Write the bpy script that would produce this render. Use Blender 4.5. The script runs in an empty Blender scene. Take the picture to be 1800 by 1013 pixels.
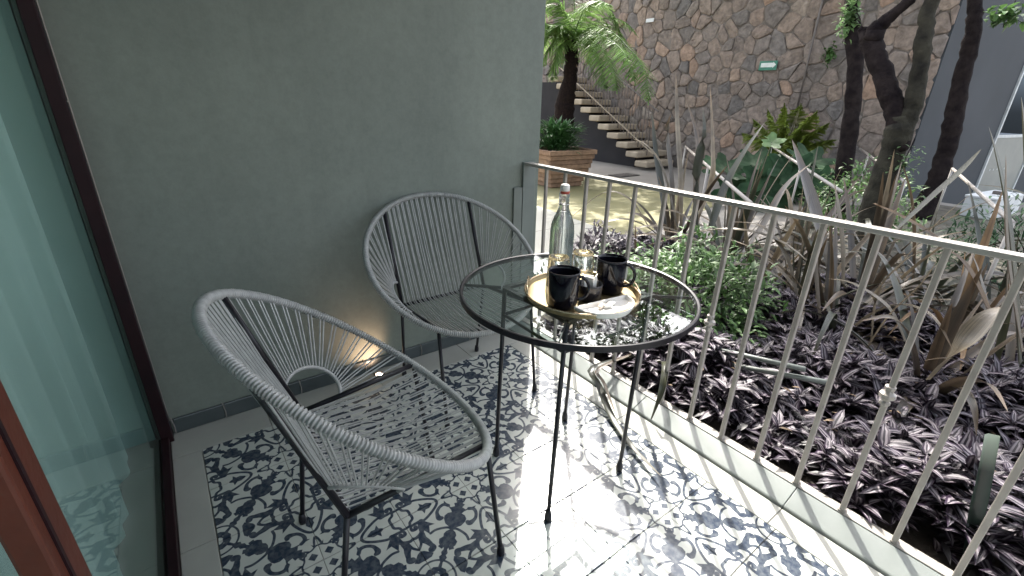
import bpy, math, random
import numpy as np
from mathutils import Vector, Matrix
random.seed(7); rng = np.random.default_rng(7)
PI = math.pi; rad = math.radians
sc = bpy.context.scene

# ------------------------------------------------------------------ camera
CAM = Vector((0, 0, 1.27))
YAW, PITCH, ROLL, FPX = rad(37.0387), rad(-22.2625), rad(1.4921), 807.7
fwd = Vector((math.sin(YAW) * math.cos(PITCH), math.cos(YAW) * math.cos(PITCH), math.sin(PITCH)))
rgt0 = Vector((math.cos(YAW), -math.sin(YAW), 0)); up0 = rgt0.cross(fwd)
rgt = math.cos(ROLL) * rgt0 + math.sin(ROLL) * up0
upv = -math.sin(ROLL) * rgt0 + math.cos(ROLL) * up0
cd = bpy.data.cameras.new('camera'); cam = bpy.data.objects.new('camera', cd); sc.collection.objects.link(cam)
m = Matrix((rgt, upv, -fwd)).transposed().to_4x4(); m.translation = CAM; cam.matrix_world = m
cd.sensor_width = 36; cd.lens = 36 * FPX / 1800; cd.clip_start = .02; cd.clip_end = 400
sc.camera = cam

# ------------------------------------------------------------------ light
SUN_EL, SUN_AZ = rad(50.5), rad(40)      # azimuth from +Y towards +X
w = bpy.data.worlds.new('World'); sc.world = w; w.use_nodes = True
wn = w.node_tree; bg = wn.nodes['Background']
sky = wn.nodes.new('ShaderNodeTexSky'); sky.sky_type = 'NISHITA'; sky.sun_disc = False
sky.sun_elevation = SUN_EL; sky.sun_rotation = SUN_AZ; sky.air_density = 1.0; sky.dust_density = 4.5
hz = wn.nodes.new('ShaderNodeHueSaturation'); hz.inputs['Saturation'].default_value = .42; wn.links.new(sky.outputs[0], hz.inputs['Color']); wn.links.new(hz.outputs[0], bg.inputs[0]); bg.inputs[1].default_value = .15
sd = bpy.data.lights.new('sun', 'SUN'); sd.energy = 2.3; sd.angle = rad(.6); sd.color = (1, .95, .87)
sun = bpy.data.objects.new('sun', sd); sc.collection.objects.link(sun)
sv = Vector((math.sin(SUN_AZ) * math.cos(SUN_EL), math.cos(SUN_AZ) * math.cos(SUN_EL), math.sin(SUN_EL)))
sun.rotation_euler = (sv).to_track_quat('Z', 'Y').to_euler(); sun.location = (6, 8, 12)
sc.view_settings.view_transform = 'Standard'; sc.view_settings.look = 'None'
sc.view_settings.gamma = 1; sc.view_settings.use_curve_mapping = False
sc.view_settings.exposure = 2.28
sc.render.engine = 'CYCLES'
try:
    sc.cycles.max_bounces = 10; sc.cycles.transparent_max_bounces = 24; sc.cycles.caustics_reflective = False
    sc.cycles.sample_clamp_indirect = 6
except Exception: pass

# ------------------------------------------------------------------ pixel helpers (photo measurements -> real positions)
def ray(px, py): return rgt * (px - 900) - upv * (py - 506.5) + fwd * FPX
def onx(px, py, X): d = ray(px, py); return CAM + d * ((X - CAM.x) / d.x)
def ony(px, py, Y): d = ray(px, py); return CAM + d * ((Y - CAM.y) / d.y)
def onz(px, py, Z=0): d = ray(px, py); return CAM + d * ((Z - CAM.z) / d.z)

# ------------------------------------------------------------------ materials
def new_mat(name):
    mt = bpy.data.materials.new(name); mt.use_nodes = True
    nt = mt.node_tree; return mt, nt, nt.nodes['Principled BSDF']
def N(nt, t, **k):
    n = nt.nodes.new(t)
    for a, b in k.items(): setattr(n, a, b)
    return n
def noise(nt, scale, detail=4, co=None, rough=.55):
    n = N(nt, 'ShaderNodeTexNoise'); n.inputs['Scale'].default_value = scale
    n.inputs['Detail'].default_value = detail; n.inputs['Roughness'].default_value = rough
    if co is None:
        co = N(nt, 'ShaderNodeTexCoord').outputs['Object']
    nt.links.new(co, n.inputs['Vector']); return n
def ramp(nt, fac, stops):
    r = N(nt, 'ShaderNodeValToRGB'); e = r.color_ramp.elements
    while len(e) < len(stops): e.new(.5)
    for k, (p, c) in enumerate(stops): e[k].position = p; e[k].color = (*c, 1)
    nt.links.new(fac, r.inputs[0]); return r
def bump(nt, bs, h, strength, dist=.01):
    b = N(nt, 'ShaderNodeBump'); b.inputs['Strength'].default_value = strength; b.inputs['Distance'].default_value = dist
    nt.links.new(h, b.inputs['Height']); nt.links.new(b.outputs[0], bs.inputs['Normal'])
def mat(name, c1, c2=None, scale=8, rough=.6, metal=0, bmp=0, bscale=None, spec=.5, detail=5, world=False):
    mt, nt, bs = new_mat(name)
    bs.inputs['Roughness'].default_value = rough; bs.inputs['Metallic'].default_value = metal
    bs.inputs['Specular IOR Level'].default_value = spec
    co = N(nt, 'ShaderNodeNewGeometry').outputs['Position'] if world else N(nt, 'ShaderNodeTexCoord').outputs['Object']
    c2 = c2 or tuple(v * .75 for v in c1)
    n = noise(nt, scale, detail, co)
    r = ramp(nt, n.outputs['Fac'], [(.3, c2), (.7, c1)]); nt.links.new(r.outputs[0], bs.inputs['Base Color'])
    if bmp:
        nb = noise(nt, bscale or scale * 6, 5, co); bump(nt, bs, nb.outputs['Fac'], bmp)
    return mt
def rand_mat(name, stops, rough=.7, scale=6, bmp=.4, bscale=30, spec=.3, mixn=.5):
    """colour picked per object from the stops, mottled by noise"""
    mt, nt, bs = new_mat(name); bs.inputs['Roughness'].default_value = rough; bs.inputs['Specular IOR Level'].default_value = spec
    oi = N(nt, 'ShaderNodeObjectInfo'); r = ramp(nt, oi.outputs['Random'], stops); r.color_ramp.interpolation = 'LINEAR'
    pos = N(nt, 'ShaderNodeNewGeometry').outputs['Position']
    n = noise(nt, scale, 6, pos, .65)
    v = ramp(nt, n.outputs['Fac'], [(.25, (1 - mixn,) * 3), (.75, (1 + mixn * .4,) * 3)])
    mx = N(nt, 'ShaderNodeMix', data_type='RGBA', blend_type='MULTIPLY'); mx.inputs[0].default_value = 1
    nt.links.new(r.outputs[0], mx.inputs[6]); nt.links.new(v.outputs[0], mx.inputs[7]); nt.links.new(mx.outputs[2], bs.inputs['Base Color'])
    if bmp:
        nb = noise(nt, bscale, 6, pos); bump(nt, bs, nb.outputs['Fac'], bmp, .02)
    return mt

def leaf_mat(name, edge, mid, stripe=None, rough=.35, trans=.25, nscale=3, spec=.5, tipcol=None, veins=False):
    """leaf with a u-across / v-along gradient read from its UVs, slightly translucent"""
    mt, nt, bs = new_mat(name)
    bs.inputs['Roughness'].default_value = rough; bs.inputs['Specular IOR Level'].default_value = spec
    uv = N(nt, 'ShaderNodeUVMap').outputs[0]; sp = N(nt, 'ShaderNodeSeparateXYZ'); nt.links.new(uv, sp.inputs[0])
    a = N(nt, 'ShaderNodeMath', operation='SUBTRACT'); nt.links.new(sp.outputs[0], a.inputs[0]); a.inputs[1].default_value = .5
    b = N(nt, 'ShaderNodeMath', operation='ABSOLUTE'); nt.links.new(a.outputs[0], b.inputs[0])
    d = N(nt, 'ShaderNodeMath', operation='MULTIPLY'); nt.links.new(b.outputs[0], d.inputs[0]); d.inputs[1].default_value = 2
    st = [(0, mid), (.16, mid), (.26, stripe), (.50, stripe), (.68, edge), (1, edge)] if stripe else [(0, mid), (1, edge)]
    r = ramp(nt, d.outputs[0], st)
    pos = N(nt, 'ShaderNodeNewGeometry').outputs['Position']
    n = noise(nt, nscale, 3, pos); v = ramp(nt, n.outputs['Fac'], [(.3, (.42,) * 3), (.7, (1.25,) * 3)])
    mx = N(nt, 'ShaderNodeMix', data_type='RGBA', blend_type='MULTIPLY'); mx.inputs[0].default_value = 1
    nt.links.new(r.outputs[0], mx.inputs[6]); nt.links.new(v.outputs[0], mx.inputs[7])
    col = mx.outputs[2]
    if veins:
        mp = N(nt, 'ShaderNodeMapping'); mp.inputs['Scale'].default_value = (22, 1.2, 1); nt.links.new(uv, mp.inputs[0])
        ad_ = N(nt, 'ShaderNodeVectorMath', operation='ADD'); nt.links.new(mp.outputs[0], ad_.inputs[0]); oi = N(nt, 'ShaderNodeObjectInfo')
        cmb = N(nt, 'ShaderNodeCombineXYZ'); sc_ = N(nt, 'ShaderNodeMath', operation='MULTIPLY'); nt.links.new(oi.outputs['Random'], sc_.inputs[0]); sc_.inputs[1].default_value = 90
        nt.links.new(sc_.outputs[0], cmb.inputs[0]); nt.links.new(sc_.outputs[0], cmb.inputs[1]); nt.links.new(cmb.outputs[0], ad_.inputs[1])
        nv = noise(nt, 1, 6, ad_.outputs[0], .7); rv = ramp(nt, nv.outputs['Fac'], [(.3, (.48, .46, .42)), (.5, (.95,) * 3), (.75, (1.35, 1.3, 1.2))])
        m3 = N(nt, 'ShaderNodeMix', data_type='RGBA', blend_type='MULTIPLY'); m3.inputs[0].default_value = 1; nt.links.new(col, m3.inputs[6]); nt.links.new(rv.outputs[0], m3.inputs[7]); col = m3.outputs[2]
        rc = ramp(nt, oi.outputs['Random'], [(0, (.62, .60, .56)), (.5, (1, .98, .92)), (1, (1.3, 1.15, .95))])
        m4 = N(nt, 'ShaderNodeMix', data_type='RGBA', blend_type='MULTIPLY'); m4.inputs[0].default_value = 1; nt.links.new(col, m4.inputs[6]); nt.links.new(rc.outputs[0], m4.inputs[7]); col = m4.outputs[2]
        bump(nt, bs, nv.outputs['Fac'], .3, .004)
    if tipcol:
        tr = ramp(nt, sp.outputs[1], [(.0, (0, 0, 0)), (.75, (0, 0, 0)), (1, (1, 1, 1))])
        m2 = N(nt, 'ShaderNodeMix', data_type='RGBA'); nt.links.new(tr.outputs[0], m2.inputs[0])
        nt.links.new(col, m2.inputs[6]); m2.inputs[7].default_value = (*tipcol, 1); col = m2.outputs[2]
    nt.links.new(col, bs.inputs['Base Color'])
    if trans:
        tb = N(nt, 'ShaderNodeBsdfTranslucent'); nt.links.new(col, tb.inputs[0])
        ms = N(nt, 'ShaderNodeMixShader'); ms.inputs[0].default_value = trans
        nt.links.new(bs.outputs[0], ms.inputs[1]); nt.links.new(tb.outputs[0], ms.inputs[2])
        nt.links.new(ms.outputs[0], nt.nodes['Material Output'].inputs[0])
    return mt
def glass_mat(name, tint, refl=None, rough=0.0, ior=1.5, gcol=(1, 1, 1)):
    """a clear pane: Fresnel (or fixed) mirror over a tinted see-through sheet"""
    mt, nt, bs = new_mat(name); nt.nodes.remove(bs)
    t = N(nt, 'ShaderNodeBsdfTransparent'); t.inputs[0].default_value = (*tint, 1)
    g = N(nt, 'ShaderNodeBsdfGlossy'); g.inputs[0].default_value = (*gcol, 1); g.inputs['Roughness'].default_value = rough
    ms = N(nt, 'ShaderNodeMixShader')
    if refl is None:
        f = N(nt, 'ShaderNodeLayerWeight'); f.inputs[0].default_value = .5                # facing term is the same from both sides
        p_ = N(nt, 'ShaderNodeMath', operation='POWER'); nt.links.new(f.outputs['Facing'], p_.inputs[0]); p_.inputs[1].default_value = 5
        r0 = ((ior - 1) / (ior + 1)) ** 2
        q_ = N(nt, 'ShaderNodeMath', operation='MULTIPLY_ADD'); nt.links.new(p_.outputs[0], q_.inputs[0]); q_.inputs[1].default_value = 1 - r0; q_.inputs[2].default_value = r0
        nt.links.new(q_.outputs[0], ms.inputs[0])
    else: ms.inputs[0].default_value = refl
    nt.links.new(t.outputs[0], ms.inputs[1]); nt.links.new(g.outputs[0], ms.inputs[2])
    nt.links.new(ms.outputs[0], nt.nodes['Material Output'].inputs[0]); return mt

# ------------------------------------------------------------------ mesh builder
class MB:
    def __init__(s): s.v = []; s.f = []; s.uv = []
    def add(s, vs, fs, uvs=None):
        o = len(s.v); s.v += [tuple(p) for p in vs]; s.f += [tuple(i + o for i in f) for f in fs]
        s.uv += list(uvs) if uvs is not None else [(0, 0)] * len(vs)
        return s
    def box(s, x0, x1, y0, y1, z0, z1, M=None):
        c = [Vector((x, y, z)) for z in (z0, z1) for y in (y0, y1) for x in (x0, x1)]
        if M is not None: c = [M @ p for p in c]
        return s.add(c, [(0, 2, 3, 1), (4, 5, 7, 6), (0, 1, 5, 4), (2, 6, 7, 3), (0, 4, 6, 2), (1, 3, 7, 5)])
    def tube(s, pts, r, n=8, closed=False, caps=True, flat=None):
        pts = [Vector(p) for p in pts]; k = len(pts); rs = r if hasattr(r, '__len__') else [r] * k
        T = []
        for i in range(k):
            a = pts[(i - 1) % k] if (closed or i > 0) else pts[i]; b = pts[(i + 1) % k] if (closed or i < k - 1) else pts[i]
            T.append((b - a).normalized())
        u = T[0].orthogonal().normalized() if flat is None else (Vector(flat) - T[0] * T[0].dot(Vector(flat))).normalized()
        vs = []
        for i in range(k):
            u = (u - T[i] * u.dot(T[i])); u = u.normalized() if u.length > 1e-6 else T[i].orthogonal().normalized()
            w_ = T[i].cross(u)
            for j in range(n):
                a = 2 * PI * (j + .5) / n; vs.append(pts[i] + (u * math.cos(a) + w_ * math.sin(a)) * rs[i])
        fs = []
        for i in range(k if closed else k - 1):
            for j in range(n):
                a = i * n + j; b = i * n + (j + 1) % n; c = ((i + 1) % k) * n
                fs.append((a, b, c + (j + 1) % n, c + j))
        if caps and not closed: fs += [tuple(range(n - 1, -1, -1)), tuple(range((k - 1) * n, k * n))]
        return s.add(vs, fs, [(j / n, i / max(1, k - 1)) for i in range(k) for j in range(n)])
    def lathe(s, prof, c=(0, 0, 0), n=32, caps=(True, True)):
        c = Vector(c); vs = []; fs = []
        for r, z in prof:
            for j in range(n):
                a = 2 * PI * j / n; vs.append(c + Vector((r * math.cos(a), r * math.sin(a), z)))
        for i in range(len(prof) - 1):
            for j in range(n): fs.append((i * n + j, i * n + (j + 1) % n, (i + 1) * n + (j + 1) % n, (i + 1) * n + j))
        if caps[0]: fs.append(tuple(range(n - 1, -1, -1)))
        if caps[1]: fs.append(tuple(range((len(prof) - 1) * n, len(prof) * n)))
        return s.add(vs, fs)
    def prism(s, poly, z0, z1, M=None):
        n = len(poly); vs = [Vector((p[0], p[1], z)) for z in (z0, z1) for p in poly]
        if M is not None: vs = [M @ p for p in vs]
        return s.add(vs, [tuple(range(n - 1, -1, -1)), tuple(range(n, 2 * n))] + [(i, (i + 1) % n, n + (i + 1) % n, n + i) for i in range(n)])
    def obj(s, name, mt, parent=None, origin=(0, 0, 0), smooth=False, bevel=0, kind=None, segs=2):
        o3 = Vector(origin); me = bpy.data.meshes.new(name)
        me.from_pydata([tuple(Vector(p) - o3) for p in s.v], [], s.f); me.materials.append(mt)
        uvl = me.uv_layers.new(name='UVMap'); li = np.zeros(len(me.loops), dtype=np.int32); me.loops.foreach_get('vertex_index', li)
        uvl.data.foreach_set('uv', np.asarray(s.uv, dtype=np.float32)[li].ravel())
        if smooth: me.polygons.foreach_set('use_smooth', [True] * len(me.polygons))
        me.update(); o = bpy.data.objects.new(name, me); sc.collection.objects.link(o)
        if parent is not None: o.parent = parent
        else: o.location = o3
        if bevel:
            b = o.modifiers.new('bevel', 'BEVEL'); b.width = bevel; b.segments = segs; b.limit_method = 'ANGLE'; b.angle_limit = rad(35)
        if kind: o['kind'] = kind
        return o
def tag(o, label, cat, group=None):
    o['label'] = label; o['category'] = cat
    if group: o['group'] = group
    return o
def thing(name, loc, label, cat, group=None, rz=0):
    o = bpy.data.objects.new(name, None); sc.collection.objects.link(o); o.location = loc; o.rotation_euler = (0, 0, rz)
    o.empty_display_size = .1; return tag(o, label, cat, group)
def struct(o): o['kind'] = 'structure'; return o
def share(src, name, parent, loc, rot=(0, 0, 0), scale=None):
    o = bpy.data.objects.new(name, src.data); sc.collection.objects.link(o); o.parent = parent; o.location = loc; o.rotation_euler = rot
    if scale: o.scale = scale
    for md in src.modifiers:
        b = o.modifiers.new(md.name, md.type)
        if md.type == 'BEVEL': b.width = md.width; b.segments = md.segments; b.limit_method = 'ANGLE'; b.angle_limit = md.angle_limit
    return o

# ------------------------------------------------------------------ material set
M_wall = mat('grey_plaster', (.200, .228, .200), (.158, .182, .162), 1.3, .72, world=True, spec=.3, detail=9)
def plaster_detail(mt):
    nt = mt.node_tree; bs = nt.nodes['Principled BSDF']; pos = N(nt, 'ShaderNodeNewGeometry').outputs['Position']
    src = bs.inputs['Base Color'].links[0].from_socket
    fine = noise(nt, 34, 8, pos, .75); r1 = ramp(nt, fine.outputs['Fac'], [(.34, (.80,) * 3), (.60, (1.08,) * 3)])
    mp = N(nt, 'ShaderNodeMapping'); mp.inputs['Scale'].default_value = (3, 3, .5); nt.links.new(pos, mp.inputs[0])
    st_ = noise(nt, 1.6, 7, mp.outputs[0], .7); r2 = ramp(nt, st_.outputs['Fac'], [(.36, (.82,) * 3), (.58, (1,) * 3)])
    for r in (r1, r2):
        mx = N(nt, 'ShaderNodeMix', data_type='RGBA', blend_type='MULTIPLY'); mx.inputs[0].default_value = .5
        nt.links.new(src, mx.inputs[6]); nt.links.new(r.outputs[0], mx.inputs[7]); src = mx.outputs[2]
    nt.links.new(src, bs.inputs['Base Color'])
    tro = noise(nt, 3.2, 8, pos, .62); gr = noise(nt, 120, 3, pos)
    ad = N(nt, 'ShaderNodeMath', operation='MULTIPLY_ADD'); nt.links.new(gr.outputs['Fac'], ad.inputs[0]); ad.inputs[1].default_value = .12; nt.links.new(tro.outputs['Fac'], ad.inputs[2])
    bump(nt, bs, ad.outputs[0], .16, .012)
plaster_detail(M_wall)
M_wall2 = mat('charcoal_plaster', (.062, .068, .076), (.044, .050, .056), .6, .8, bmp=.1, bscale=40, world=True, spec=.25)
M_base = mat('slate_baseboard', (.075, .090, .092), (.04, .052, .055), 5, .3, bmp=.15, bscale=30, world=True)
M_grout = mat('grout', (.30, .29, .27), (.22, .21, .2), 20, .8, world=True)
M_border = mat('pale_border_tile', (.42, .42, .385), (.34, .345, .315), 3, .22, bmp=.03, bscale=15, world=True)
M_curb = mat('glazed_kerb', (.23, .25, .235), (.17, .19, .18), 4, .2, bmp=.05, bscale=12, world=True)
M_curbtop = mat('kerb_edge_strip', (.38, .36, .33), (.24, .225, .20), 14, .45, bmp=.1, bscale=80, world=True)
M_ceil = mat('painted_soffit', (.42, .42, .40), None, 2, .8, world=True)
M_black = mat('black_painted_steel', (.010, .009, .014), (.006, .006, .009), 30, .36, spec=.35)
M_cord = mat('grey_vinyl_cord', (.38, .39, .385), (.28, .29, .285), 40, .32)
M_rail = mat('taupe_painted_steel', (.40, .37, .335), (.32, .29, .265), 18, .34, metal=.1, bmp=.05, bscale=90, world=True)
M_railtop = mat('polished_rail_steel', (.44, .42, .39), (.36, .34, .32), 12, .27, metal=.25, world=True)
M_postgrey = mat('grey_painted_plate', (.175, .20, .185), (.145, .165, .155), 6, .5, world=True)
M_dark_frame = mat('dark_brown_aluminium', (.022, .009, .011), (.013, .006, .008), 9, .5, world=True, spec=.15)
M_red_frame = mat('red_brown_aluminium', (.115, .030, .017), (.070, .019, .011), 7, .42, bmp=.08, bscale=60, world=True, spec=.3)
M_thin = mat('bare_metal_strip', (.42, .40, .36), None, 20, .4, metal=.6, world=True)
M_concrete = mat('courtyard_concrete', (.25, .23, .205), (.18, .165, .15), .9, .75, bmp=.15, bscale=20, world=True)
M_pale = mat('pale_path_concrete', (.32, .31, .265), (.25, .245, .205), 1.5, .7, bmp=.1, bscale=30, world=True)
M_moss = mat('mossy_paving', (.215, .195, .085), (.165, .155, .08), 2.2, .75, bmp=.12, bscale=35, world=True)
M_soil = mat('dark_soil', (.045, .036, .028), (.016, .013, .012), 14, .95, bmp=.8, bscale=50, world=True)
M_drysoil = mat('dry_pale_soil', (.13, .12, .095), (.05, .045, .036), 7, .95, bmp=.8, bscale=40, world=True)
M_mortar = mat('dark_mortar', (.24, .205, .18), (.10, .085, .072), 5, .95, bmp=.5, bscale=40, world=True)
M_stone = rand_mat('field_stone', [(0, (.215, .180, .160)), (.2, (.32, .25, .205)), (.4, (.235, .208, .192)), (.58, (.33, .255, .205)), (.72, (.175, .160, .152)), (.84, (.25, .21, .185)), (.93, (.40, .27, .195)), (1, (.34, .30, .26))], .85, 9, .8, 22, mixn=.6)
M_wood = rand_mat('weathered_plank', [(0, (.24, .145, .09)), (.5, (.30, .19, .12)), (1, (.19, .115, .075))], .75, 12, .4, 60, mixn=.5)
M_tread = mat('pale_stone_tread', (.43, .36, .27), (.31, .25, .185), 6, .7, bmp=.2, bscale=40, world=True)
M_void = mat('stair_shadow_black', (.02, .018, .02), (.012, .011, .013), 3, .9, world=True)  # near-black colour stands in for the deep shadow under the stairs
M_rod = mat('thin_steel_rod', (.16, .14, .13), None, 10, .5, metal=.4, world=True)
M_bark = mat('dark_bark', (.026, .020, .019), (.007, .005, .006), 11, .9, bmp=1.0, bscale=38, world=True, spec=.1)
M_barkmoss = mat('mossy_bark', (.045, .042, .030), (.012, .011, .009), 9, .92, bmp=1.0, bscale=34, world=True, spec=.2)
M_fernbark = mat('fibrous_fern_bark', (.022, .014, .012), (.008, .006, .006), 30, .95, bmp=1, bscale=70, world=True, spec=.1)
M_mug = mat('black_glazed_ceramic', (.006, .006, .011), None, 8, .05, spec=.3)
M_sugar = mat('black_satin_cup', (.018, .017, .022), None, 10, .25)
M_gold = mat('brushed_gold_tray', (.32, .245, .125), (.25, .19, .095), 6, .38, metal=.55)
M_goldrim = mat('gold_wire', (.52, .41, .28), None, 10, .25, metal=.8)
M_white = mat('white_glazed_ceramic', (.78, .76, .73), (.72, .70, .67), 6, .15)
M_paper = mat('white_paper', (.80, .79, .76), (.7, .69, .66), 20, .7)
M_snack = mat('beige_wrapped_sweet', (.62, .47, .36), (.8, .74, .66), 30, .5)
M_cap = mat('white_stopper', (.80, .78, .74), None, 10, .4)
M_redseal = mat('red_rubber_seal', (.45, .08, .05), None, 10, .5)
M_wire = mat('steel_wire', (.5, .5, .5), None, 10, .25, metal=.9)
M_tglass = glass_mat('table_glass', (.94, .98, .97), None, ior=1.33)
M_edge = mat('green_glass_edge', (.30, .40, .38), None, 8, .1)
M_door_glass = glass_mat('door_glass', (.80, .885, .87), .27, gcol=(.88, 1, .98))
M_curtain = mat('pale_sheer_curtain', (.78, .83, .81), (.68, .74, .72), 2, .8, world=True)
def real_glass(name, ior, col=(1, 1, 1)):
    mt, nt, bs = new_mat(name); nt.nodes.remove(bs); g = N(nt, 'ShaderNodeBsdfGlass'); g.inputs['IOR'].default_value = ior; g.inputs['Roughness'].default_value = 0; g.inputs['Color'].default_value = (*col, 1)
    t = N(nt, 'ShaderNodeBsdfTransparent'); ms = N(nt, 'ShaderNodeMixShader'); ms.inputs[0].default_value = .12
    nt.links.new(g.outputs[0], ms.inputs[1]); nt.links.new(t.outputs[0], ms.inputs[2]); nt.links.new(ms.outputs[0], nt.nodes['Material Output'].inputs[0]); return mt
_nt = M_curtain.node_tree; _t = _nt.nodes.new('ShaderNodeBsdfTranslucent'); _t.inputs[0].default_value = (.86, .95, .93, 1); _m = _nt.nodes.new('ShaderNodeMixShader'); _m.inputs[0].default_value = .7
_nt.links.new(_nt.nodes['Principled BSDF'].outputs[0], _m.inputs[1]); _nt.links.new(_t.outputs[0], _m.inputs[2]); _nt.links.new(_m.outputs[0], _nt.nodes['Material Output'].inputs[0])
M_bottle = real_glass('bottle_glass', 1.36, (1, 1, 1))
M_tumbler = real_glass('tumbler_glass', 1.48, (.97, .985, .98))
M_winglass = glass_mat('dark_window_glass', (.02, .03, .05), .35, gcol=(.35, .45, .6))
M_trim = mat('white_window_trim', (.55, .58, .58), None, 8, .5, world=True)
M_panel = mat('grey_door_panel', (.20, .215, .20), (.16, .175, .165), 3, .5, world=True)
M_whitebox = mat('white_utility_box', (.66, .68, .68), (.55, .57, .58), 5, .5, world=True)
M_green = mat('sign_green', (.05, .22, .15), None, 10, .4)
M_signwhite = mat('sign_white', (.75, .80, .76), None, 10, .4)
M_pipe = mat('grey_green_pipe', (.16, .18, .165), None, 12, .4, world=True)
M_drain = mat('dark_drain_cover', (.05, .045, .042), None, 9, .6, world=True)

L_flax = leaf_mat('bronze_flax_leaf', (.135, .108, .082), (.070, .056, .042), rough=.32, trans=.18, nscale=5, spec=.8, veins=True, tipcol=(.16, .105, .06))
L_flaxpale = leaf_mat('pale_flax_leaf', (.26, .225, .175), (.17, .145, .11), rough=.32, trans=.25, nscale=5, spec=.7, veins=True, tipcol=(.22, .155, .09))
L_flaxgreen = leaf_mat('green_flax_leaf', (.060, .068, .045), (.036, .044, .030), rough=.34, trans=.15, nscale=5, spec=.6, veins=True, tipcol=(.10, .085, .05))
L_flaxbrown = leaf_mat('dried_orange_leaf', (.24, .155, .080), (.17, .105, .055), rough=.5, trans=.25, nscale=5, veins=True)
L_trad = leaf_mat('purple_silver_leaf', (.022, .011, .025), (.012, .008, .015), (.205, .180, .200), rough=.5, trans=.04, nscale=14, spec=.35)
L_bush = leaf_mat('green_bush_leaf', (.115, .215, .065), (.08, .16, .05), rough=.45, trans=.3, nscale=5)
L_fern = leaf_mat('fern_frond', (.21, .35, .09), (.14, .25, .065), rough=.5, trans=.4, nscale=2.5)
L_canopy = leaf_mat('tree_leaf', (.09, .15, .045), (.07, .11, .035), rough=.45, trans=.35, nscale=2)
L_cycad = leaf_mat('yellow_green_frond', (.23, .30, .05), (.18, .24, .04), rough=.45, trans=.4)
L_big = leaf_mat('dark_lobed_leaf', (.022, .058, .026), (.045, .090, .045), rough=.55, spec=.12, trans=.2, nscale=6)
L_lime = leaf_mat('light_green_leaf', (.22, .36, .15), (.20, .32, .14), rough=.4, trans=.4)
L_planter = leaf_mat('planter_leaf', (.07, .17, .05), (.05, .12, .04), rough=.4, trans=.25, nscale=14)

# ------------------------------------------------------------------ printed tile: one quarter-motif drawn as signed distances
def seg_d(U, V, a, b):
    ax, ay = a; bx, by = b; dx, dy = bx - ax, by - ay; l = dx * dx + dy * dy + 1e-12
    t = np.clip(((U - ax) * dx + (V - ay) * dy) / l, 0, 1); return np.hypot(U - ax - t * dx, V - ay - t * dy)
def stroke(U, V, pts, wd):
    ws = wd if hasattr(wd, '__len__') else [wd] * len(pts); D = np.full(U.shape, 9.)
    p2 = []
    for i in range(len(pts) - 1):                                   # Catmull-Rom smoothing
        p0 = np.array(pts[max(i - 1, 0)]); p1 = np.array(pts[i]); q1 = np.array(pts[i + 1]); q2 = np.array(pts[min(i + 2, len(pts) - 1)])
        for k in range(4):
            t = k / 4; p2.append((*(.5 * (2 * p1 + (q1 - p0) * t + (2 * p0 - 5 * p1 + 4 * q1 - q2) * t * t + (3 * p1 - p0 - 3 * q1 + q2) * t ** 3)), ws[i] + (ws[i + 1] - ws[i]) * t))
    p2.append((*pts[-1], ws[-1]))
    for a, b in zip(p2[:-1], p2[1:]): D = np.minimum(D, seg_d(U, V, a[:2], b[:2]) - (a[2] + b[2]) / 2.25)
    return D
def poly_d(U, V, P):
    D = np.full(U.shape, 9.); ins = np.zeros(U.shape, bool); n = len(P)
    for i in range(n):
        a, b = P[i], P[(i + 1) % n]; D = np.minimum(D, seg_d(U, V, a, b))
        if a[1] != b[1]:
            c = ((a[1] > V) != (b[1] > V)); ins ^= c & (U < (b[0] - a[0]) * (V - a[1]) / (b[1] - a[1]) + a[0])
    return np.where(ins, -D, D)
RES = 384
g = (np.arange(RES) + .5) / RES; U, V = np.meshgrid(g, g)
hs = [(.165, 0), (.185, .035), (.215, .03), (.225, .055), (.262, .038), (.28, .075), (.215, .165), (.275, .15), (.27, .11), (.31, .065), (.335, .05), (.35, .085), (.385, .108), (.42, .105), (.47, .078), (.505, .025), (.525, .014),
      (.55, .045), (.58, .06), (.61, .055), (.64, .085), (.68, .078), (.71, .055), (.69, .028), (.735, .016), (.765, .03), (.79, .02), (.81, .036), (.835, .026), (.86, .012), (.90, .016), (.94, 0)]
half = [(s - t, s + t) for s, t in hs]; full = half + [(b, a) for a, b in reversed(half[1:-1])]
D = poly_d(U, V, full)
def both(f, *a):
    global D
    D = np.minimum(D, f(U, V, *a)); D = np.minimum(D, f(V, U, *a))
both(stroke, [(.16, .37), (.11, .41), (.115, .48), (.16, .545), (.215, .57), (.275, .575), (.29, .545)], [.03, .03, .026, .026, .03, .045, .03])
both(stroke, [(.52, .52), (.47, .55), (.43, .63), (.41, .71), (.42, .78)], .02)
both(poly_d, [(.16, .84), (.20, .76), (.235, .735), (.32, .665), (.305, .74), (.42, .79), (.33, .83), (.35, .88), (.27, .865)])
both(poly_d, [(0, .54), (.045, .61), (.04, .66), (.095, .70), (.03, .71), (0, .76), (-.1, .7), (-.1, .55)])
both(stroke, [(0, .47), (.04, .49), (.09, .55), (.15, .66), (.185, .76), (.165, .83)], .022)
both(stroke, [(.185, .80), (.25, .84), (.34, .87), (.375, .97), (.34, 1.03)], [.05, .04, .034, .024, .02])
both(stroke, [(.0, .87), (.07, .875), (.11, .93), (.155, .95), (.165, 1.0)], .022)
both(stroke, [(.175, .83), (.17, .895), (.185, .95), (.24, .955), (.245, .905), (.22, .90)], [.03, .024, .02, .026, .032, .034])
both(stroke, [(.36, .87), (.43, .90), (.50, .87), (.57, .85), (.62, .84), (.635, .875)], [.03, .06, .045, .034, .04, .05])
both(stroke, [(.37, .88), (.43, .93), (.49, .95), (.545, 1.0)], .02)
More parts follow.
